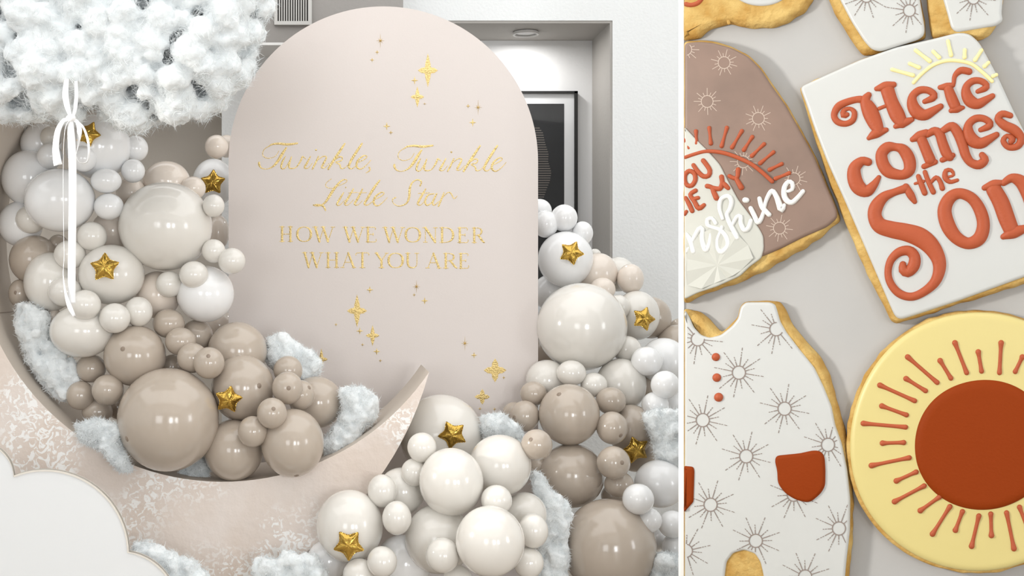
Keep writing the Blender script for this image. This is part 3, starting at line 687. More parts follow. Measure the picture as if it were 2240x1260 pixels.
# ------------------------------------------------------------------ cotton batting
def ico(sub):
    bm = bmesh.new(); bmesh.ops.create_icosphere(bm, subdivisions=sub, radius=1)
    v = [x.co.copy() for x in bm.verts]; f = [tuple(y.index for y in x.verts) for x in bm.faces]; bm.free(); return v, f
IV, IF = ico(2)
tx1 = bpy.data.textures.new('puff', 'CLOUDS'); tx1.noise_scale = .055; tx1.noise_depth = 3
tx2 = bpy.data.textures.new('wisp', 'CLOUDS'); tx2.noise_scale = .016; tx2.noise_depth = 3
def cotton(name, puffs, label, voxel, seed, nf, group=None, s1=.05, s2=.02, flen=.03, fw=.0006):
    """puffs: list of (centre, radius)"""
    rn = random.Random(seed); V, F = [], []
    base = sum((p for p, r in puffs), Vector())/len(puffs)
    for p, r in puffs:
        b0 = len(V); sx, sy, sz = (rn.uniform(.85, 1.15) for _ in range(3))
        V += [p-base+Vector((v.x*sx, v.y*sy, v.z*sz))*r for v in IV]; F += [tuple(b0+i for i in f) for f in IF]
    o = pym(name, V, F, M['cotton'], None, True); o.location = base
    md = o.modifiers.new('remesh', 'REMESH'); md.mode = 'VOXEL'; md.voxel_size = voxel; md.use_smooth_shade = True
    sm = o.modifiers.new('soften', 'SMOOTH'); sm.factor = .5; sm.iterations = 6
    for t, s in ((tx1, s1), (tx2, s2)):
        d = o.modifiers.new('puff', 'DISPLACE'); d.texture = t; d.strength = s; d.texture_coords = 'GLOBAL'; d.mid_level = .5
    tag(o, label, 'cotton', group)
    rs = np.random.RandomState(seed); C = np.array([tuple(p) for p, r in puffs]); Rr = np.array([r for p, r in puffs])
    pick = rs.choice(len(puffs), nf*4, p=(Rr**2)/(Rr**2).sum()); n = rs.normal(size=(nf*4, 3)); n /= np.linalg.norm(n, axis=1)[:, None]
    q = C[pick]+n*Rr[pick][:, None]*rs.uniform(.92, 1.06, (nf*4, 1))
    keep = n[:, 1] < .45
    for k in range(len(puffs)):
        keep &= (np.linalg.norm(q-C[k], axis=1) > Rr[k]*.9)
    q, n = q[keep][:nf], n[keep][:nf]; m = len(q)
    d = rs.normal(size=(m, 3)); d -= (d*n).sum(1)[:, None]*n*.75; d /= np.linalg.norm(d, axis=1)[:, None]; d += n*.25
    cv = rs.normal(size=(m, 3)); cv /= np.linalg.norm(cv, axis=1)[:, None]
    L = flen*rs.uniform(.35, 1.3, (m, 1)); w = fw*rs.uniform(.5, 1.2, (m, 1)); side = np.cross(d, np.array([0, 1., 0])); side /= np.linalg.norm(side, axis=1)[:, None]+1e-6
    rows = []
    for k in range(4):
        t = k/3; pt = q-np.array(base)+d*L*(t-.3)+cv*L*.55*t*t-n*L*.25*t*t*0; ww = w*(1-.8*abs(2*t-1)**2)
        rows += [pt-side*ww, pt+side*ww]
    FV = np.stack(rows, 1).reshape(-1, 3); b0 = np.arange(m)*8
    FF = np.concatenate([np.stack([b0+2*k, b0+2*k+1, b0+2*k+3, b0+2*k+2], 1) for k in range(3)])
    tag(pym('fibre', FV.tolist(), FF.tolist(), M['fibre'], o), 'wispy loose cotton fibres', kind='stuff')
    return o
def in_poly(x, y, poly):
    c = False; n = len(poly)
    for i in range(n):
        x1, y1 = poly[i][:2]; x2, y2 = poly[i-1][:2]
        if (y1 > y) != (y2 > y) and x < (x2-x1)*(y-y1)/(y2-y1)+x1: c = not c
    return c
def edge_dist(x, y, poly):
    best = 1e9; n = len(poly)
    for i in range(n):
        x1, y1 = poly[i][:2]; x2, y2 = poly[i-1][:2]; L = (x2-x1)**2+(y2-y1)**2 or 1
        t = max(0, min(1, ((x-x1)*(x2-x1)+(y-y1)*(y2-y1))/L)); best = min(best, math.hypot(x-x1-t*(x2-x1), y-y1-t*(y2-y1)))
    return best
def fill_puffs(poly, D, rmin, rmax, n, seed, thick, kd=1.0):
    """pack puffs into an outline given in pixels, bulging towards the viewer where the outline is wide"""
    rn = random.Random(seed); xs = [p[0] for p in poly]; ys = [p[1] for p in poly]; out = []; placed = []
    t = 0
    while len(out) < n and t < n*60:
        t += 1
        x = rn.uniform(min(xs), max(xs)); y = rn.uniform(min(ys), max(ys))
        if not in_poly(x, y, poly): continue
        e = edge_dist(x, y, poly); r = min(rn.uniform(rmin, rmax), e+3)
        if r < rmin*.5: continue
        if any(math.hypot(x-a, y-b) < (r+c)*.42 for a, b, c in placed): continue
        placed.append((x, y, r))
        bul = math.sqrt(max(0, 1-(1-min(1, e/(thick)))**2))*thick*D/FPX*kd
        out.append((at(x, y, D-bul), r*D/FPX))
        if bul > .04: out.append((at(x, y, D-bul*.4), r*1.15*D/FPX)); out.append((at(x, y, D+bul*.3), r*1.1*D/FPX))
    return out
cloud_poly = [(-70,-130),(300,-170),(560,-120),(600,-40),(592,20),(575,62),(562,110),(558,150),(532,185),(508,205),(487,236),(462,245),(440,278),(412,270),(380,262),(345,270),(325,282),(278,294),(240,258),(200,262),(165,268),(120,268),(70,262),(56,284),(40,262),(0,262),(-70,230)]
core = []
rc = random.Random(9)
while len(core) < 60:
    x, y = rc.uniform(-60, 580), rc.uniform(-120, 280)
    if in_poly(x, y, cloud_poly) and edge_dist(x, y, cloud_poly) > 50: core.append((at(x, y, 4.25-.1*min(1, edge_dist(x, y, cloud_poly)/110)), rc.uniform(44, 58)*4.2/FPX))
cotton('cotton_cloud', core+fill_puffs(cloud_poly, 4.25, 20, 46, 420, 3, 150), 'large fluffy pale cotton cloud hanging at the upper left', .0085, 3, 60000, None, .04, .014)
TUFT = [
 ([(38,664),(75,662),(108,690),(112,740),(150,770),(168,800),(172,850),(150,882),(110,862),(85,830),(62,790),(42,740),(32,700)], 4.62, 'cotton tuft in the moon at far left below the small taupe balloon', 30),
 ([(165,928),(215,920),(258,930),(268,985),(290,1030),(262,1030),(225,985),(175,962)], 4.42, 'cotton tuft spilling over the moon edge left of the largest taupe balloon', 20),
 ([(585,740),(620,730),(662,762),(695,780),(702,815),(665,845),(610,820),(585,790)], 4.72, 'cotton tuft in front of the arch right of the taupe balloons', 22),
 ([(742,850),(790,845),(825,870),(822,915),(790,945),(768,985),(715,1005),(705,965),(735,930),(752,900)], 4.6, 'cotton tuft at the right end of the moon hollow', 24),
 ([(395,1018),(440,1000),(455,1020),(450,1044),(400,1036)], 4.58, 'small cotton tuft below the largest taupe balloon in the moon', 10),
 ([(1052,912),(1095,905),(1135,935),(1150,965),(1120,985),(1060,960)], 4.7, 'cotton tuft between the front ivory cluster and the taupe balloons', 18),
 ([(1160,1030),(1185,1035),(1205,1075),(1240,1095),(1252,1130),(1235,1175),(1245,1215),(1235,1300),(1170,1300),(1180,1200),(1178,1120)], 4.5, 'long cotton tuft left of the huge bottom right taupe balloon', 26),
 ([(1405,905),(1440,895),(1500,900),(1500,1030),(1465,1035),(1435,1000),(1425,950)], 4.75, 'cotton tuft at the right beside the gold star', 26),
 ([(1425,1240),(1440,1215),(1500,1210),(1500,1300),(1425,1300)], 4.5, 'cotton tuft in the bottom right corner of the garland', 18),
 ([(285,1190),(320,1182),(370,1205),(425,1225),(470,1275),(500,1320),(330,1320),(290,1250)], 4.2, 'cotton tuft beside the flat white cloud board', 24),
 ([(555,1225),(610,1205),(690,1212),(715,1250),(720,1320),(540,1320)], 4.28, 'cotton tuft under the moon left of the lowest gold star', 24),
]
for k, (poly, D, lab, n) in enumerate(TUFT):
    cotton('cotton_tuft', fill_puffs(poly, D, 10, 22, n*5, 20+k, 26), lab, .0055, 40+k, 9000, 'cotton tufts tucked into the garlands', .024, .012, .017, .0006)

# ------------------------------------------------------------------ satin ribbon with bow
RB = 3.80
rib = empty('satin_ribbon', at(155, 258, RB)); tag(rib, 'white satin ribbon tied in a bow, hanging from the cotton cloud', 'ribbon')
def strip(name, pts, parent=rib):      # pts: (px, py, width px, depth offset, twist deg)
    c = catmull(pts, False, 6); V, F = [], []
    for i, q in enumerate(c):
        a, b = c[max(i-1, 0)], c[min(i+1, len(c)-1)]
        dx, dy = b[0]-a[0], b[1]-a[1]; L = math.hypot(dx, dy) or 1
        nx, ny = -dy/L, dx/L; w = q[2]/2; tw = R_(q[4])
        P = at(q[0], q[1], RB+q[3]); k = RB/FPX
        off = Vector((nx*w*math.cos(tw)*k, w*math.sin(tw)*k, -ny*w*math.cos(tw)*k))
        V += [P-off-Vector(rib.location), P+off-Vector(rib.location)]
    F = [(2*i, 2*i+1, 2*i+3, 2*i+2) for i in range(len(c)-1)]
    o = pym(name, V, F, M['satin'], parent, True)
    s = o.modifiers.new('thick', 'SOLIDIFY'); s.thickness = .0008
    return o
strip('hanging_strand', [(150,140,8,.42,10),(146,172,11,.16,10),(143,205,13,.03,0),(147,232,12,.01,0),(155,257,6,0,0)])
strip('hanging_strand', [(164,140,6,.42,10),(166,178,8,.16,10),(167,210,8,.03,0),(164,240,8,.01,0),(158,257,6,0,0)])
strip('bow_loop', [(155,260,8,0,0),(140,263,10,0,20),(127,285,13,0,10),(122,320,14,0,0),(124,345,17,.0,0),(127,361,19,.0,0)])
strip('bow_loop', [(156,260,6,0,0),(168,266,9,0,20),(174,285,11,0,0),(170,320,7,.01,50),(166,340,4,.01,70),(174,356,3,.01,70),(190,355,4,.01,60),(195,335,6,0,50),(192,305,6,0,40),(180,275,5,0,30),(160,262,5,0,10)])
strip('ribbon_tail', [(155,260,8,0,0),(155,285,15,0,0),(158,340,17,0,0),(159,420,17,0,0),(158,520,17,0,0),(157,600,17,0,0),(157,664,16,0,0)])
strip('ribbon_tail', [(152,260,6,0,20),(143,278,4,0,60),(139,320,3,0,70),(138,400,3,0,70),(139,500,3,0,70),(140,560,3,0,70),(138,600,4,0,60),(143,640,8,0,40),(152,670,12,0,20),(163,692,6,0,10)])
V, F = [], []
bm = bmesh.new(); bmesh.ops.create_icosphere(bm, subdivisions=3, radius=1)
for v_ in bm.verts: v_.co = Vector((v_.co.x*.016, v_.co.y*.009, v_.co.z*.011))*(1+.12*noise.noise(v_.co*3))
obj('knot', bm, M['satin'], rib, True)

# ------------------------------------------------------------------ cookie display board
BA = R_(32)
bn_ = Vector((-math.sin(BA), -math.cos(BA), 0))
e0 = at(1497, 630, 3.9)
BPL = Plane(e0, bn_)
if BPL.u.x < 0: BPL.u = -BPL.u
board = empty('display_board', (e0.x, e0.y, 0)); tag(board, 'white display board with raised edge carrying the iced cookies', 'board')
bu = BPL.u
def bl(u, h, z): return bu*u+bn_*h+Vector((0, 0, z))
def board_box(name, u0, u1, h0, h1, z0, z1, m):
    v = [bl(u, h, z) for z in (z0, z1) for u, h in ((u0, h0), (u1, h0), (u1, h1), (u0, h1))]
    return pym(name, v, [(3,2,1,0),(4,5,6,7),(0,1,5,4),(1,2,6,5),(2,3,7,6),(3,0,4,7)], m, board)
board_box('panel', 0, 1.3, -.03, 0, 0, 2.5, M['board'])
board_box('raised_edge', -.0175, 0, -.03, .006, 0, 2.5, M['rail'])
XL = 1497
def resample(p, step=6):
    out = []; n = len(p)
    for i in range(n):
        a, b = p[i], p[(i+1) % n]; k = max(1, round(math.dist(a, b)/step))
        for j in range(k): out.append((a[0]+(b[0]-a[0])*j/k, a[1]+(b[1]-a[1])*j/k))
    return out
def smooth_poly(p, it=2):
    for _ in range(it):
        n = len(p); p = [((p[i-1][0]+2*p[i][0]+p[(i+1) % n][0])/4, (p[i-1][1]+2*p[i][1]+p[(i+1) % n][1])/4) for i in range(n)]
    return p
def area2(p): return sum(p[i-1][0]*p[i][1]-p[i][0]*p[i-1][1] for i in range(len(p)))
def inset(p, d):
    s = 1 if area2(p) > 0 else -1; n = len(p); out = []
    for i in range(n):
        a, b = p[i-2], p[(i+2) % n]; dx, dy = b[0]-a[0], b[1]-a[1]; L = math.hypot(dx, dy) or 1
        out.append((p[i][0]-dy/L*d*s, p[i][1]+dx/L*d*s))
    return out
def slab(name, poly, prof, href, m, parent, clip=True, it=2, step=6, wob=0, seed=0, inflate=None):
    """prof: list of (inset px, height) from the bottom ring to the top ring"""
    p = smooth_poly(resample(poly, step), it); rn = random.Random(seed)
    if wob: 
        q = []
        for i, (x, y) in enumerate(p):
            w = wob*noise.noise(Vector((x*.035, y*.035, seed)))
            q.append((x+w, y+w))
        p = q
    V, F = [], []; n = len(p)
    for d, h in prof:
        r = inset(p, d) if d else p
        for i, (x, y) in enumerate(r): V.append(BPL.P(max(x, XL) if clip else x, y, h, href)-Vector(parent.location))
    for k in range(len(prof)-1):
        for i in range(n): F.append((k*n+i, k*n+(i+1) % n, (k+1)*n+(i+1) % n, (k+1)*n+i))
    t = (len(prof)-1)*n; F.append(tuple(range(t, t+n))); F.append(tuple(range(n-1, -1, -1)))
    o = pym(name, V, F, m, parent, True)
    bmm = bmesh.new(); bmm.from_mesh(o.data); bmesh.ops.recalc_face_normals(bmm, faces=bmm.faces)
    bmesh.ops.triangulate(bmm, faces=[f for f in bmm.faces if len(f.verts) > 4]); bmm.to_mesh(o.data); bmm.free()
    o.data.polygons.foreach_set('use_smooth', [True]*len(o.data.polygons))
    return o
TB = .042                               # biscuit thickness
def puff(w, H, base, n=6): return [(0, base-.002)]+[(w*(1-math.cos(k*math.pi/2/n)), base+H*math.sin(k*math.pi/2/n)) for k in range(n+1)]
def cookie(label, ref):
    c = empty('sugar_cookie', BPL.P(*ref)); tag(c, label, 'cookie', 'iced sugar cookies on the display board'); return c
def base_slab(c, poly, seed, edge=9):
    return slab('biscuit', poly, [(2, .0015), (0, .007), (0, .018), (edge*.35, .029), (edge*.8, TB-.002), (edge+3, TB)], .016, M['biscuit'], c, wob=3, seed=seed)
def print_sun(c, px, py, R, base, poly, m, dashes=True, w=.75, rot=0, ext=1.0):
    S = []
    def seg(x0, y0, x1, y1, ww=w):
        n = max(1, int(math.dist((x0, y0), (x1, y1))/6)); cur = []
        for i in range(n+1):
            x, y = x0+(x1-x0)*i/n, y0+(y1-y0)*i/n
            if x > XL+1 and in_poly(x, y, poly) and edge_dist(x, y, poly) > 5: cur.append((x, y, ww))
            else:
                if len(cur) > 1: S.append([cur[0], cur[-1]])
                cur = []
        if len(cur) > 1: S.append([cur[0], cur[-1]])
    n = 24
    for i in range(n): seg(px+R*math.cos(i*2*math.pi/n), py+R*math.sin(i*2*math.pi/n), px+R*math.cos((i+1)*2*math.pi/n), py+R*math.sin((i+1)*2*math.pi/n), w*1.25)
    for k in range(16):
        a = 2*math.pi*k/16+rot+.06*math.sin(k*5); ca, sa = math.cos(a), math.sin(a)
        r1 = R*(2.35 if k % 2 == 0 else 1.65)*ext
        seg(px+ca*R*1.1, py+sa*R*1.1, px+ca*r1, py+sa*r1)
        if dashes:
            for q0, q1 in (((2.55, 2.75), (2.95, 3.1), (3.4, 3.75))[:3] if k % 2 == 0 else ((1.85, 2.05), (2.25, 2.4))):
                seg(px+ca*R*q0, py+sa*R*q0, px+ca*R*q1, py+sa*R*q1, w*.9)
    if S: bead('printed_sun', BPL, S, m, c, .00015, base, .0003, 3, 12, XL)
def lo(pts, dy=0): return pts
# ---- A: brown sunshine cookie
A7, A8 = conv(1480, 0, 3.5), conv(1480, 300, 3.5)
polyA = [(1496,91),(1530,88),(1560,91),(1600,102),(1638,121),(1667,150),(1692,188),(1722,230),(1753,285),(1783,340),(1808,400),(1832,460),(1838,484),(1809,510),(1766,539),(1709,573),(1623,617),(1554,640),(1509,660),(1496,664)]
iceA = [(1496,93),(1530,90),(1560,93),(1599,104),(1636,123),(1664,152),(1689,190),(1719,232),(1750,287),(1780,342),(1804,400),(1829,458),(1831,476),(1809,496),(1754,520),(1709,543),(1686,553),(1640,572),(1600,590),(1540,618),(1496,640)]
cA = cookie('brown sunshine cookie with rust rays and white script, at the left edge', (1650, 400))
base_slab(cA, polyA, 1)
TA = TB+.009
slab('brown_icing', iceA, puff(8, .010, TB-.001), TA, M['iceB'], cA)
fonA = [(1496,277),(1527,310),(1549,331),(1574,360),(1594,400),(1614,437),(1640,471),(1660,500),(1669,517),(1670,545),(1664,565),(1640,582),(1617,604),(1566,627),(1523,641),(1496,655)]
HF = TA+.005
slab('white_fondant', fonA, [(0, TB-.001), (0, HF-.002), (2, HF-.0005), (4, HF)], HF, M['fondant'], cA, it=1)
V, F = [BPL.P(1570, 580, HF+.004, HF)], []
for k in range(16):     # embossed flower facets
    a = 2*math.pi*k/16+.2; r = 8
    while r < 78 and in_poly(1570+math.cos(a)*(r+9), 580+math.sin(a)*(r+9), fonA): r += 3
    V.append(BPL.P(max(1570+math.cos(a)*r, XL), 580+math.sin(a)*r, HF+(.0055 if k % 2 else .0002), HF))
F = [(0, 1+k, 1+(k+1) % 16) for k in range(16)]
o = pym('embossed_flower', [p-Vector(cA.location) for p in V], F, M['fondant'], cA)
HA = TA
def red(c, pl_strokes, base, name='icing_letter', m=None, hs=.0013, hmax=.014, xmin=XL): return bead(name, BPL, pl_strokes, m or M['iceR'], c, hs, base, hmax, 8, 4, xmin)
red(cA, [[(1497,345,4),(1520,337,4),(1545,331,4),(1575,333,4.5),(1604,341,4.5),(1640,357,4.5),(1666,376,4.5),(1689,397,4.5)]], HF-.001, 'icing_arc')
for a, b in (((250,980),(262,1098)),((385,978),(345,1118)),((500,1003),(425,1128)),((580,1048),(515,1148)),((670,1103),(577,1193)),((742,1165),(640,1250)),((148,1005),(152,1098))):
    red(cA, [A7([(*a, 16), ((a[0]+b[0])/2, (a[1]+b[1])/2, 11), (*b, 17)])], HA, 'icing_ray')
for a, b in (((805,205),(712,250)),((863,275),(757,318)),((62,20),(95,85))):
    red(cA, [A8([(*a, 16), ((a[0]+b[0])/2, (a[1]+b[1])/2, 12), (*b, 17)])], HA, 'icing_ray')
HL = HF-.0005
red(cA, [('o', [(x, y, 5.2) for x, y in ((1508,374),(1519,380),(1521,394),(1513,406),(1503,405),(1498,395),(1499,382))])], HL)
red(cA, [A8([(130,215,17),(165,265,18),(205,300,19),(245,295,19),(255,255,19),(225,205,19),(205,180,19)])], HL)
red(cA, [A8([(235,375,19),(270,385,18),(285,420,20),(305,465,22)]), A8([(270,385,16),(330,395,20),(350,350,18),(345,305,20)]), A8([(350,345,16),(375,370,20),(395,390,17)])], HL)
red(cA, [A8([(405,298,16),(440,315,16),(465,305,16),(472,250,20)]), A8([(455,315,17),(475,350,20),(495,385,22)])], HA)
red(cA, [A8([(145,410,18),(105,440,17),(135,490,18),(170,545,20),(210,520,16)]), A8([(120,475,15),(165,465,16)])], HL)
red(cA, [A8([(70,465,15),(95,510,18),(120,565,18)]), A8([(62,590,14),(75,570,14)])], HL)
for g, hb in (([[(75,745,17),(105,790,20),(130,875,22)], [(62,905,12),(115,805,15),(170,705,18),(198,705,18),(198,790,20),(225,865,22),(250,820,17),(262,735,14)]], HL),
              ([[(300,660,15),(272,622,15),(238,632,17),(238,672,17),(275,692,15),(335,712,17),(385,770,20),(393,830,20),(350,880,22),(318,858,17),(312,790,15),(337,722,14),(347,690,14)]], HL),
              ([[(352,625,13),(328,545,16),(342,475,17),(395,452,19),(420,490,18),(408,550,17),(385,590,16),(402,650,18),(440,722,20),(465,770,19)], [(420,685,13),(460,612,16),(490,606,17),(492,660,18),(520,712,20),(550,695,18),(568,640,16)]], HL+.001),
              ([[(568,545,18),(595,600,19),(620,652,21),(645,630,17),(668,570,15)], [(525,482,22),(537,483,21)]], HA),
              ([[(635,470,17),(655,535,20),(708,593,19)], [(665,570,13),(690,475,16),(730,412,19),(762,450,20),(785,510,24),(803,555,27),(825,520,14)]], HA),
              ([[(850,415,12),(885,400,15),(885,352,18),(855,343,18),(826,385,20),(825,450,22),(850,490,22),(885,500,20),(930,460,18),(968,415,17)]], HA)):
    bead('script_letter', BPL, [A8(s) for s in g], M['iceS'], cA, .0014, hb, .014, 8, 4, XL+4)
for x, y in ((1584,137),(1547,222),(1659,259),(1500,108),(1626,354),(1737,391),(1705,499)):
    pp = iceA if True else None
    print_sun(cA, x, y, 13, HA+.0003, [q for q in iceA], M['inkW'], False, .7, .2*x, .95)

# ---- B: Here comes the Son
polyB = [(1749,192),(1800,168),(1880,132),(1960,104),(2040,86),(2095,72),(2118,73),(2142,92),(2180,162),(2216,240),(2262,330),(2300,420),(2340,540),(2330,590),(2240,622),(2100,665),(1990,700),(1962,709),(1950,704),(1935,672),(1897,600),(1850,490),(1815,400),(1785,310),(1762,235)]
iceB = [(1748,190),(1800,166),(1880,130),(1960,102),(2040,84),(2095,70),(2120,72),(2142,92),(2180,162),(2216,240),(2262,330),(2300,420),(2330,530),(2320,580),(2240,606),(2100,657),(2000,690),(1968,700),(1957,694),(1925,620),(1885,527),(1845,435),(1809,355),(1782,285),(1762,225)]
cB = cookie('white cookie lettered Here comes the Son in raised terracotta icing', (2020, 400))
base_slab(cB, polyB, 2, 6)
TI = TB+.010
slab('white_icing', iceB, puff(8, .011, TB-.001), TI, M['iceW'], cB, it=3)
C1, C2 = conv(1740, 0, 3.5), conv(1740, 340, 3.316)
e1 = [[(990,778,20),(1050,752,28),(1062,725,28),(1015,692,28),(950,692,30),(900,735,32),(897,800,45),(930,858,52),(990,880,44),(1050,852,34),(1112,815,24)]]
LB = [
 [C1(s) for s in ([(560,728,25),(537,770,42),(570,850,62),(610,940,58),(640,1000,42)], [(562,1058,18),(620,1020,38),(695,995,20)], [(500,762,30),(470,762,27),(400,780,28),(330,815,30),(297,880,26),(322,932,26),(385,948,24),(440,920,24),(452,862,22),(418,832,16),(372,845,20),(370,882,28),(395,878,20)],
  [(622,680,20),(690,662,38),(752,648,24)], [(705,690,54),(735,780,54),(780,880,60),(812,935,48)], [(768,968,20),(830,940,34),(893,915,20)], [(640,832,15),(705,806,15)])],
 [C1(s) for s in e1],
 [C1(s) for s in ([(1108,670,20),(1165,662,30),(1205,652,20)], [(1172,685,38),(1195,750,44),(1222,812,44)], [(1192,848,20),(1235,832,34),(1283,825,16)], [(1212,640,16),(1222,580,20),(1268,540,28),(1328,548,28)])],
 [C1(s, 405, -78, .93, 1000, 790) for s in e1],
 [C2(s) for s in ([(528,48,30),(482,42,34),(430,92,46),(430,170,54),(462,235,54),(520,258,44),(572,210,30),(605,160,18)],)],
 [('o', [(1960,322,9),(1942,322,12),(1929,336,13),(1931,357,14),(1942,374,14),(1958,381,12),(1977,382,11),(1989,372,13),(1990,354,14),(1983,337,14),(1973,326,12)])],
 [C1(s) for s in ([(897,1068,22),(950,1042,38),(1000,1018,30)], [(965,1065,40),(1000,1150,42),(1032,1225,44)], [(985,1275,22),(1070,1240,22)], [(1010,1030,26),(1065,1002,32),(1105,1030,38),(1125,1090,40),(1155,1170,42),(1180,1200,36)], [(1125,1225,22),(1205,1190,22)],
  [(1130,1000,26),(1200,968,36),(1250,1030,42),(1280,1110,40),(1305,1190,38),(1345,1245,34),(1405,1262,36),(1450,1225,34),(1430,1188,26)])],
 [C1(s, 428, 217) for s in e1],
 [C1(s) for s in ([(1645,885,24),(1585,872,28),(1552,910,30),(1602,960,38),(1682,1000,40),(1728,1060,32),(1702,1118,28),(1632,1128,24),(1592,1080,24),(1620,1040,18),(1662,1062,28),(1652,1085,24)],)],
 [C2(s) for s in ([(892,152,18),(912,205,22),(938,272,22)], [(868,205,11),(930,188,13)])],
 [C2(s) for s in ([(940,122,18),(965,190,19),(1000,265,21)], [(980,200,13),(1020,160,17),(1050,190,18),(1066,238,21)])],
 [C2(s) for s in ([(1105,158,10),(1148,142,12),(1130,108,15),(1092,112,18),(1087,160,22),(1120,192,17),(1174,180,14)],)],
 [C2(s) for s in ([(800,240,32),(720,266,28),(642,302,38),(588,370,50),(576,440,52),(612,508,58),(700,538,62),(800,558,66),(900,592,72),(980,655,66),(1035,745,54),(1044,830,46),(1010,920,38),(930,990,32),(840,1025,31),(752,1000,31),(692,930,29),(672,850,27),(692,762,29),(752,702,34),(822,692,38),(864,735,42),(858,800,45),(815,848,38),(782,828,36),(780,792,26)], [(802,228,26),(838,290,30),(865,335,19)])],
 [('o', C2([(1190,276,40),(1118,312,46),(1082,400,52),(1108,510,55),(1170,598,48),(1255,638,44),(1335,600,50),(1364,505,48),(1340,400,46),(1280,312,42)]))],
 [C2(s) for s in ([(1372,235,22),(1440,210,34),(1490,198,22)], [(1440,250,58),(1490,340,62),(1530,450,62),(1562,530,58)], [(1508,590,22),(1580,560,44),(1660,532,30)], [(1510,200,24),(1570,165,34),(1640,195,50),(1695,280,58),(1735,380,62),(1775,470,60)])],
]
for g in LB: red(cB, g, TI-.001, hs=.0012, hmax=.013)
red(cB, [C1([(905,632,15),(960,572,14),(1050,502,14),(1150,467,14),(1250,467,14),(1350,492,14),(1430,552,14),(1505,622,15)])], TI, 'icing_arc', M['iceYl'])
for a, b in (((740,532),(900,577)),((875,487),(945,517)),((920,385),(1028,468)),((1055,395),(1100,440)),((1168,315),(1192,422)),((1297,383),(1295,438)),((1425,385),(1375,460)),((1478,480),(1448,508)),((1538,573),(1515,583))):
    red(cB, [C1([(*a, 15), ((a[0]+b[0])/2, (a[1]+b[1])/2, 14), (*b, 17)])], TI, 'icing_ray', M['iceYl'])

# ---- C: romper cookie
R3, R4 = conv(1480, 640, 4.2), conv(1480, 920, 3.705)
polyC = [(1496,672),(1507,676),(1532,683),(1550,696),(1564,713),(1578,728),(1600,710),(1613,694),(1617,670),(1630,659),(1704,658),(1718,676),(1732,709),(1766,750),(1794,780),(1813,816),(1825,854),(1837,902),(1847,933),(1853,965),(1863,1040),(1866,1110),(1864,1180),(1857,1260),(1852,1290),(1496,1290)]
iceC = [(1496,678),(1506,692),(1516,716),(1532,733),(1551,739),(1575,733),(1599,714),(1613,697),(1619,671),(1630,661),(1682,661),(1694,666),(1700,683),(1706,704),(1720,728),(1749,766),(1780,804),(1801,847),(1818,890),(1826,930),(1840,970),(1852,1028),(1859,1093),(1858,1163),(1850,1230),(1845,1285),(1672,1285),(1668,1256),(1662,1230),(1650,1212),(1626,1204),(1602,1211),(1588,1230),(1584,1258),(1583,1285),(1496,1285)]
cC = cookie('white romper shaped cookie printed with grey suns', (1660, 950))
base_slab(cC, polyC, 3, 12)
slab('white_icing', iceC, puff(7, .010, TB-.001), TI, M['iceW'], cC, it=1, step=5)
for x, y, r in ((1566,781,9), (1568,826,9.5), (1572,869,10)):
    bead('icing_button', BPL, [[(x, y, r)]], M['iceR'], cC, .0011, TI-.001, .014, 12)
pk = [(800,285),(850,280),(1000,265),(1110,240),(1170,245),(1200,290),(1207,400),(1205,530),(1170,590),(1090,660),(1050,665),(960,640),(880,590),(820,510),(815,400),(795,330)]
slab('icing_pocket', [(1480+x/3.705, 920+y/3.705) for x, y in pk], puff(8, .011, TI-.002), TI, M['iceRd'], cC, it=3, step=5)
slab('icing_pocket', [(1496,1019),(1517,1021),(1519,1030),(1517,1098),(1496,1121)], puff(7, .009, TI-.002), TI, M['iceRd'], cC, it=1, step=4)
for k, (x, y) in enumerate(((1526,742),(1698,720),(1616,815),(1716,894),(1537,919),(1632,998),(1811,973),(1554,1104),(1736,1082),(1835,1156),(1653,1183),(1761,1261),(1497,865),(1790,835),(1500,1205))):
    if x < 1500 or (x, y) == (1790, 835): continue
    print_sun(cC, x, y, 14.5, TI+.0003, iceC, M['inkG'], True, .85, .1+.03*k)

# ---- D: yellow sun cookie
def ell(cx, cy, rx, ry, n=72, w=0, ph=0): return [(cx+(rx+w*math.sin(3*a+ph))*math.cos(a), cy+(ry+w*math.cos(2*a+ph))*math.sin(a)) for a in (2*math.pi*k/n for k in range(n))]
cD = cookie('round yellow cookie with a raised rust sun disc and rays', (2130, 970))
base_slab(cD, ell(2136, 966, 285, 291, w=3), 4, 5)
slab('yellow_icing', ell(2139, 967, 281, 287, w=3), puff(16, .013, TB-.001), TI, M['iceY'], cD)
slab('sun_disc', ell(2152, 973, 153, 144, w=2, ph=1), puff(22, .014, TI-.001), TI, M['iceRd'], cD)
D5, D6 = conv(1840, 660, 4.2), conv(1840, 930, 3.8175)
for a, b in (((205,1118),(592,1152)),((375,958),(600,1040)),((357,767),(675,910)),((597,707),(775,818)),((612,508),(882,742)),((910,542),(1008,702)),((1046,378),(1153,652)),((1260,462),(1290,638)),((1470,378),(1455,652)),((1665,508),(1600,642))):
    red(cD, [D5([(*a, 27), (a[0]*.8+b[0]*.2, a[1]*.8+b[1]*.2, 19), ((a[0]+b[0])/2, (a[1]+b[1])/2, 18), (a[0]*.2+b[0]*.8, a[1]*.2+b[1]*.8, 19), (*b, 24)])], TI+.001, 'icing_ray')
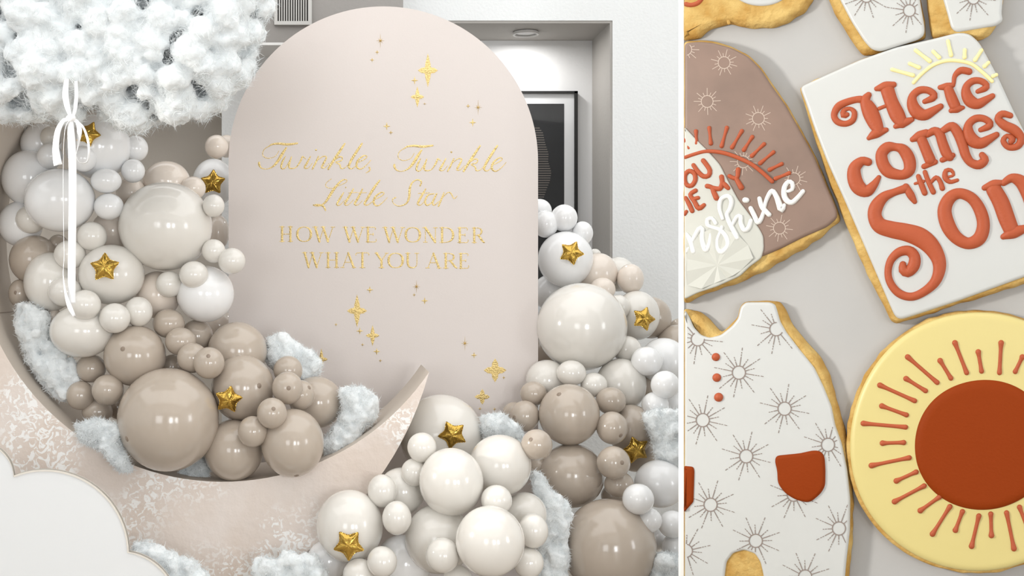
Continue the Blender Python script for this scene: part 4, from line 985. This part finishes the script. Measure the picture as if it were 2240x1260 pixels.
for a, b in (((347,150),(522,145)),((254,337),(568,272)),((462,465),(626,391)),((447,638),(693,507)),((662,713),(820,600)),((764,908),(908,680)),((955,876),(1013,722)),((1090,1010),(1150,758)),((1255,920),(1250,742)),((1443,1030),(1382,732)),((1560,870),(1490,685))):
    red(cD, [D6([(*a, 25), (a[0]*.8+b[0]*.2, a[1]*.8+b[1]*.2, 17), ((a[0]+b[0])/2, (a[1]+b[1])/2, 16), (a[0]*.2+b[0]*.8, a[1]*.2+b[1]*.8, 17), (*b, 23)])], TI+.001, 'icing_ray')

# ---- E: plain biscuit edge at the top left, F and G: white cookies along the top
polyE = [(1496,-40),(1496,92),(1531,83),(1556,66),(1572,59),(1590,53),(1600,52),(1617,58),(1651,63),(1694,61),(1731,47),(1760,27),(1778,6),(1790,-40)]
cE = cookie('thick two lobed biscuit with little icing at the upper left of the board', (1640, 20))
slab('biscuit', polyE, [(1, .0015), (0, .009), (1.5, .02), (5, .030), (10, .037), (15, .039)], .012, M['biscuit'], cE, wob=2.5, seed=8)
slab('white_icing', ell(1664, -30, 66, 43), puff(7, .007, .0385), .042, M['iceW'], cE)
bead('icing_arc', BPL, [[(1497,8,5),(1510,11,5),(1524,8,5),(1533,0,5),(1538,-12,5)]], M['iceR'], cE, .0012, .0385, .012, 8, 4, XL)
bead('crease', BPL, [[(1594,50,4),(1590,25,3),(1585,5,2)]], M['biscuit'], cE, .0008, .03, .006, 8, 4, XL)
polyF = [(1805,-40),(1813,0),(1823,26),(1849,66),(1869,100),(1890,124),(1915,118),(1960,104),(2026,84),(2022,40),(2014,0),(2005,-40)]
iceF = [(1822,-40),(1837,0),(1863,49),(1889,89),(1906,108),(1926,112),(2008,86),(2021,76),(2022,60),(2014,14),(2005,-40)]
cF = cookie('white iced cookie with printed sun behind the lettered cookie top edge', (1930, 40))
base_slab(cF, polyF, 5, 10); slab('white_icing', iceF, puff(8, .010, TB-.001), TI, M['iceW'], cF, it=2)
print_sun(cF, 1989, 23, 13, TI+.0003, iceF, M['inkG'], True, .85, .1); print_sun(cF, 1895, -8, 13, TI+.0003, iceF, M['inkG'], True, .85, .5)
polyG = [(2024,-40),(2027,0),(2031,43),(2037,84),(2080,84),(2146,88),(2166,77),(2180,54),(2194,0),(2196,-40)]
iceG = [(2052,-40),(2063,0),(2073,34),(2080,62),(2091,70),(2180,55),(2194,44),(2190,29),(2193,0),(2194,-40)]
cG = cookie('white iced cookie with printed sun at the upper right of the board', (2120, 20))
base_slab(cG, polyG, 6, 8); slab('white_icing', iceG, puff(8, .010, TB-.001), TI, M['iceW'], cG, it=2)
print_sun(cG, 2129, -4, 13, TI+.0003, iceG, M['inkG'], True, .85, .1)

# lettering, rays, prints and pockets belong to the icing they are piped on
bpy.context.view_layer.update()
for c in (cA, cB, cC, cD, cE, cF, cG):
    ice = next(o for o in c.children if o.name.split('.')[0] in ('white_icing', 'brown_icing', 'yellow_icing'))
    fon = next((o for o in c.children if o.name.startswith('white_fondant')), None)
    for o in list(c.children):
        n = o.name.split('.')[0]
        if n == 'embossed_flower': o.parent = fon
        elif n in ('icing_letter', 'script_letter', 'icing_ray', 'icing_arc', 'icing_button', 'icing_pocket', 'printed_sun', 'sun_disc'): o.parent = ice
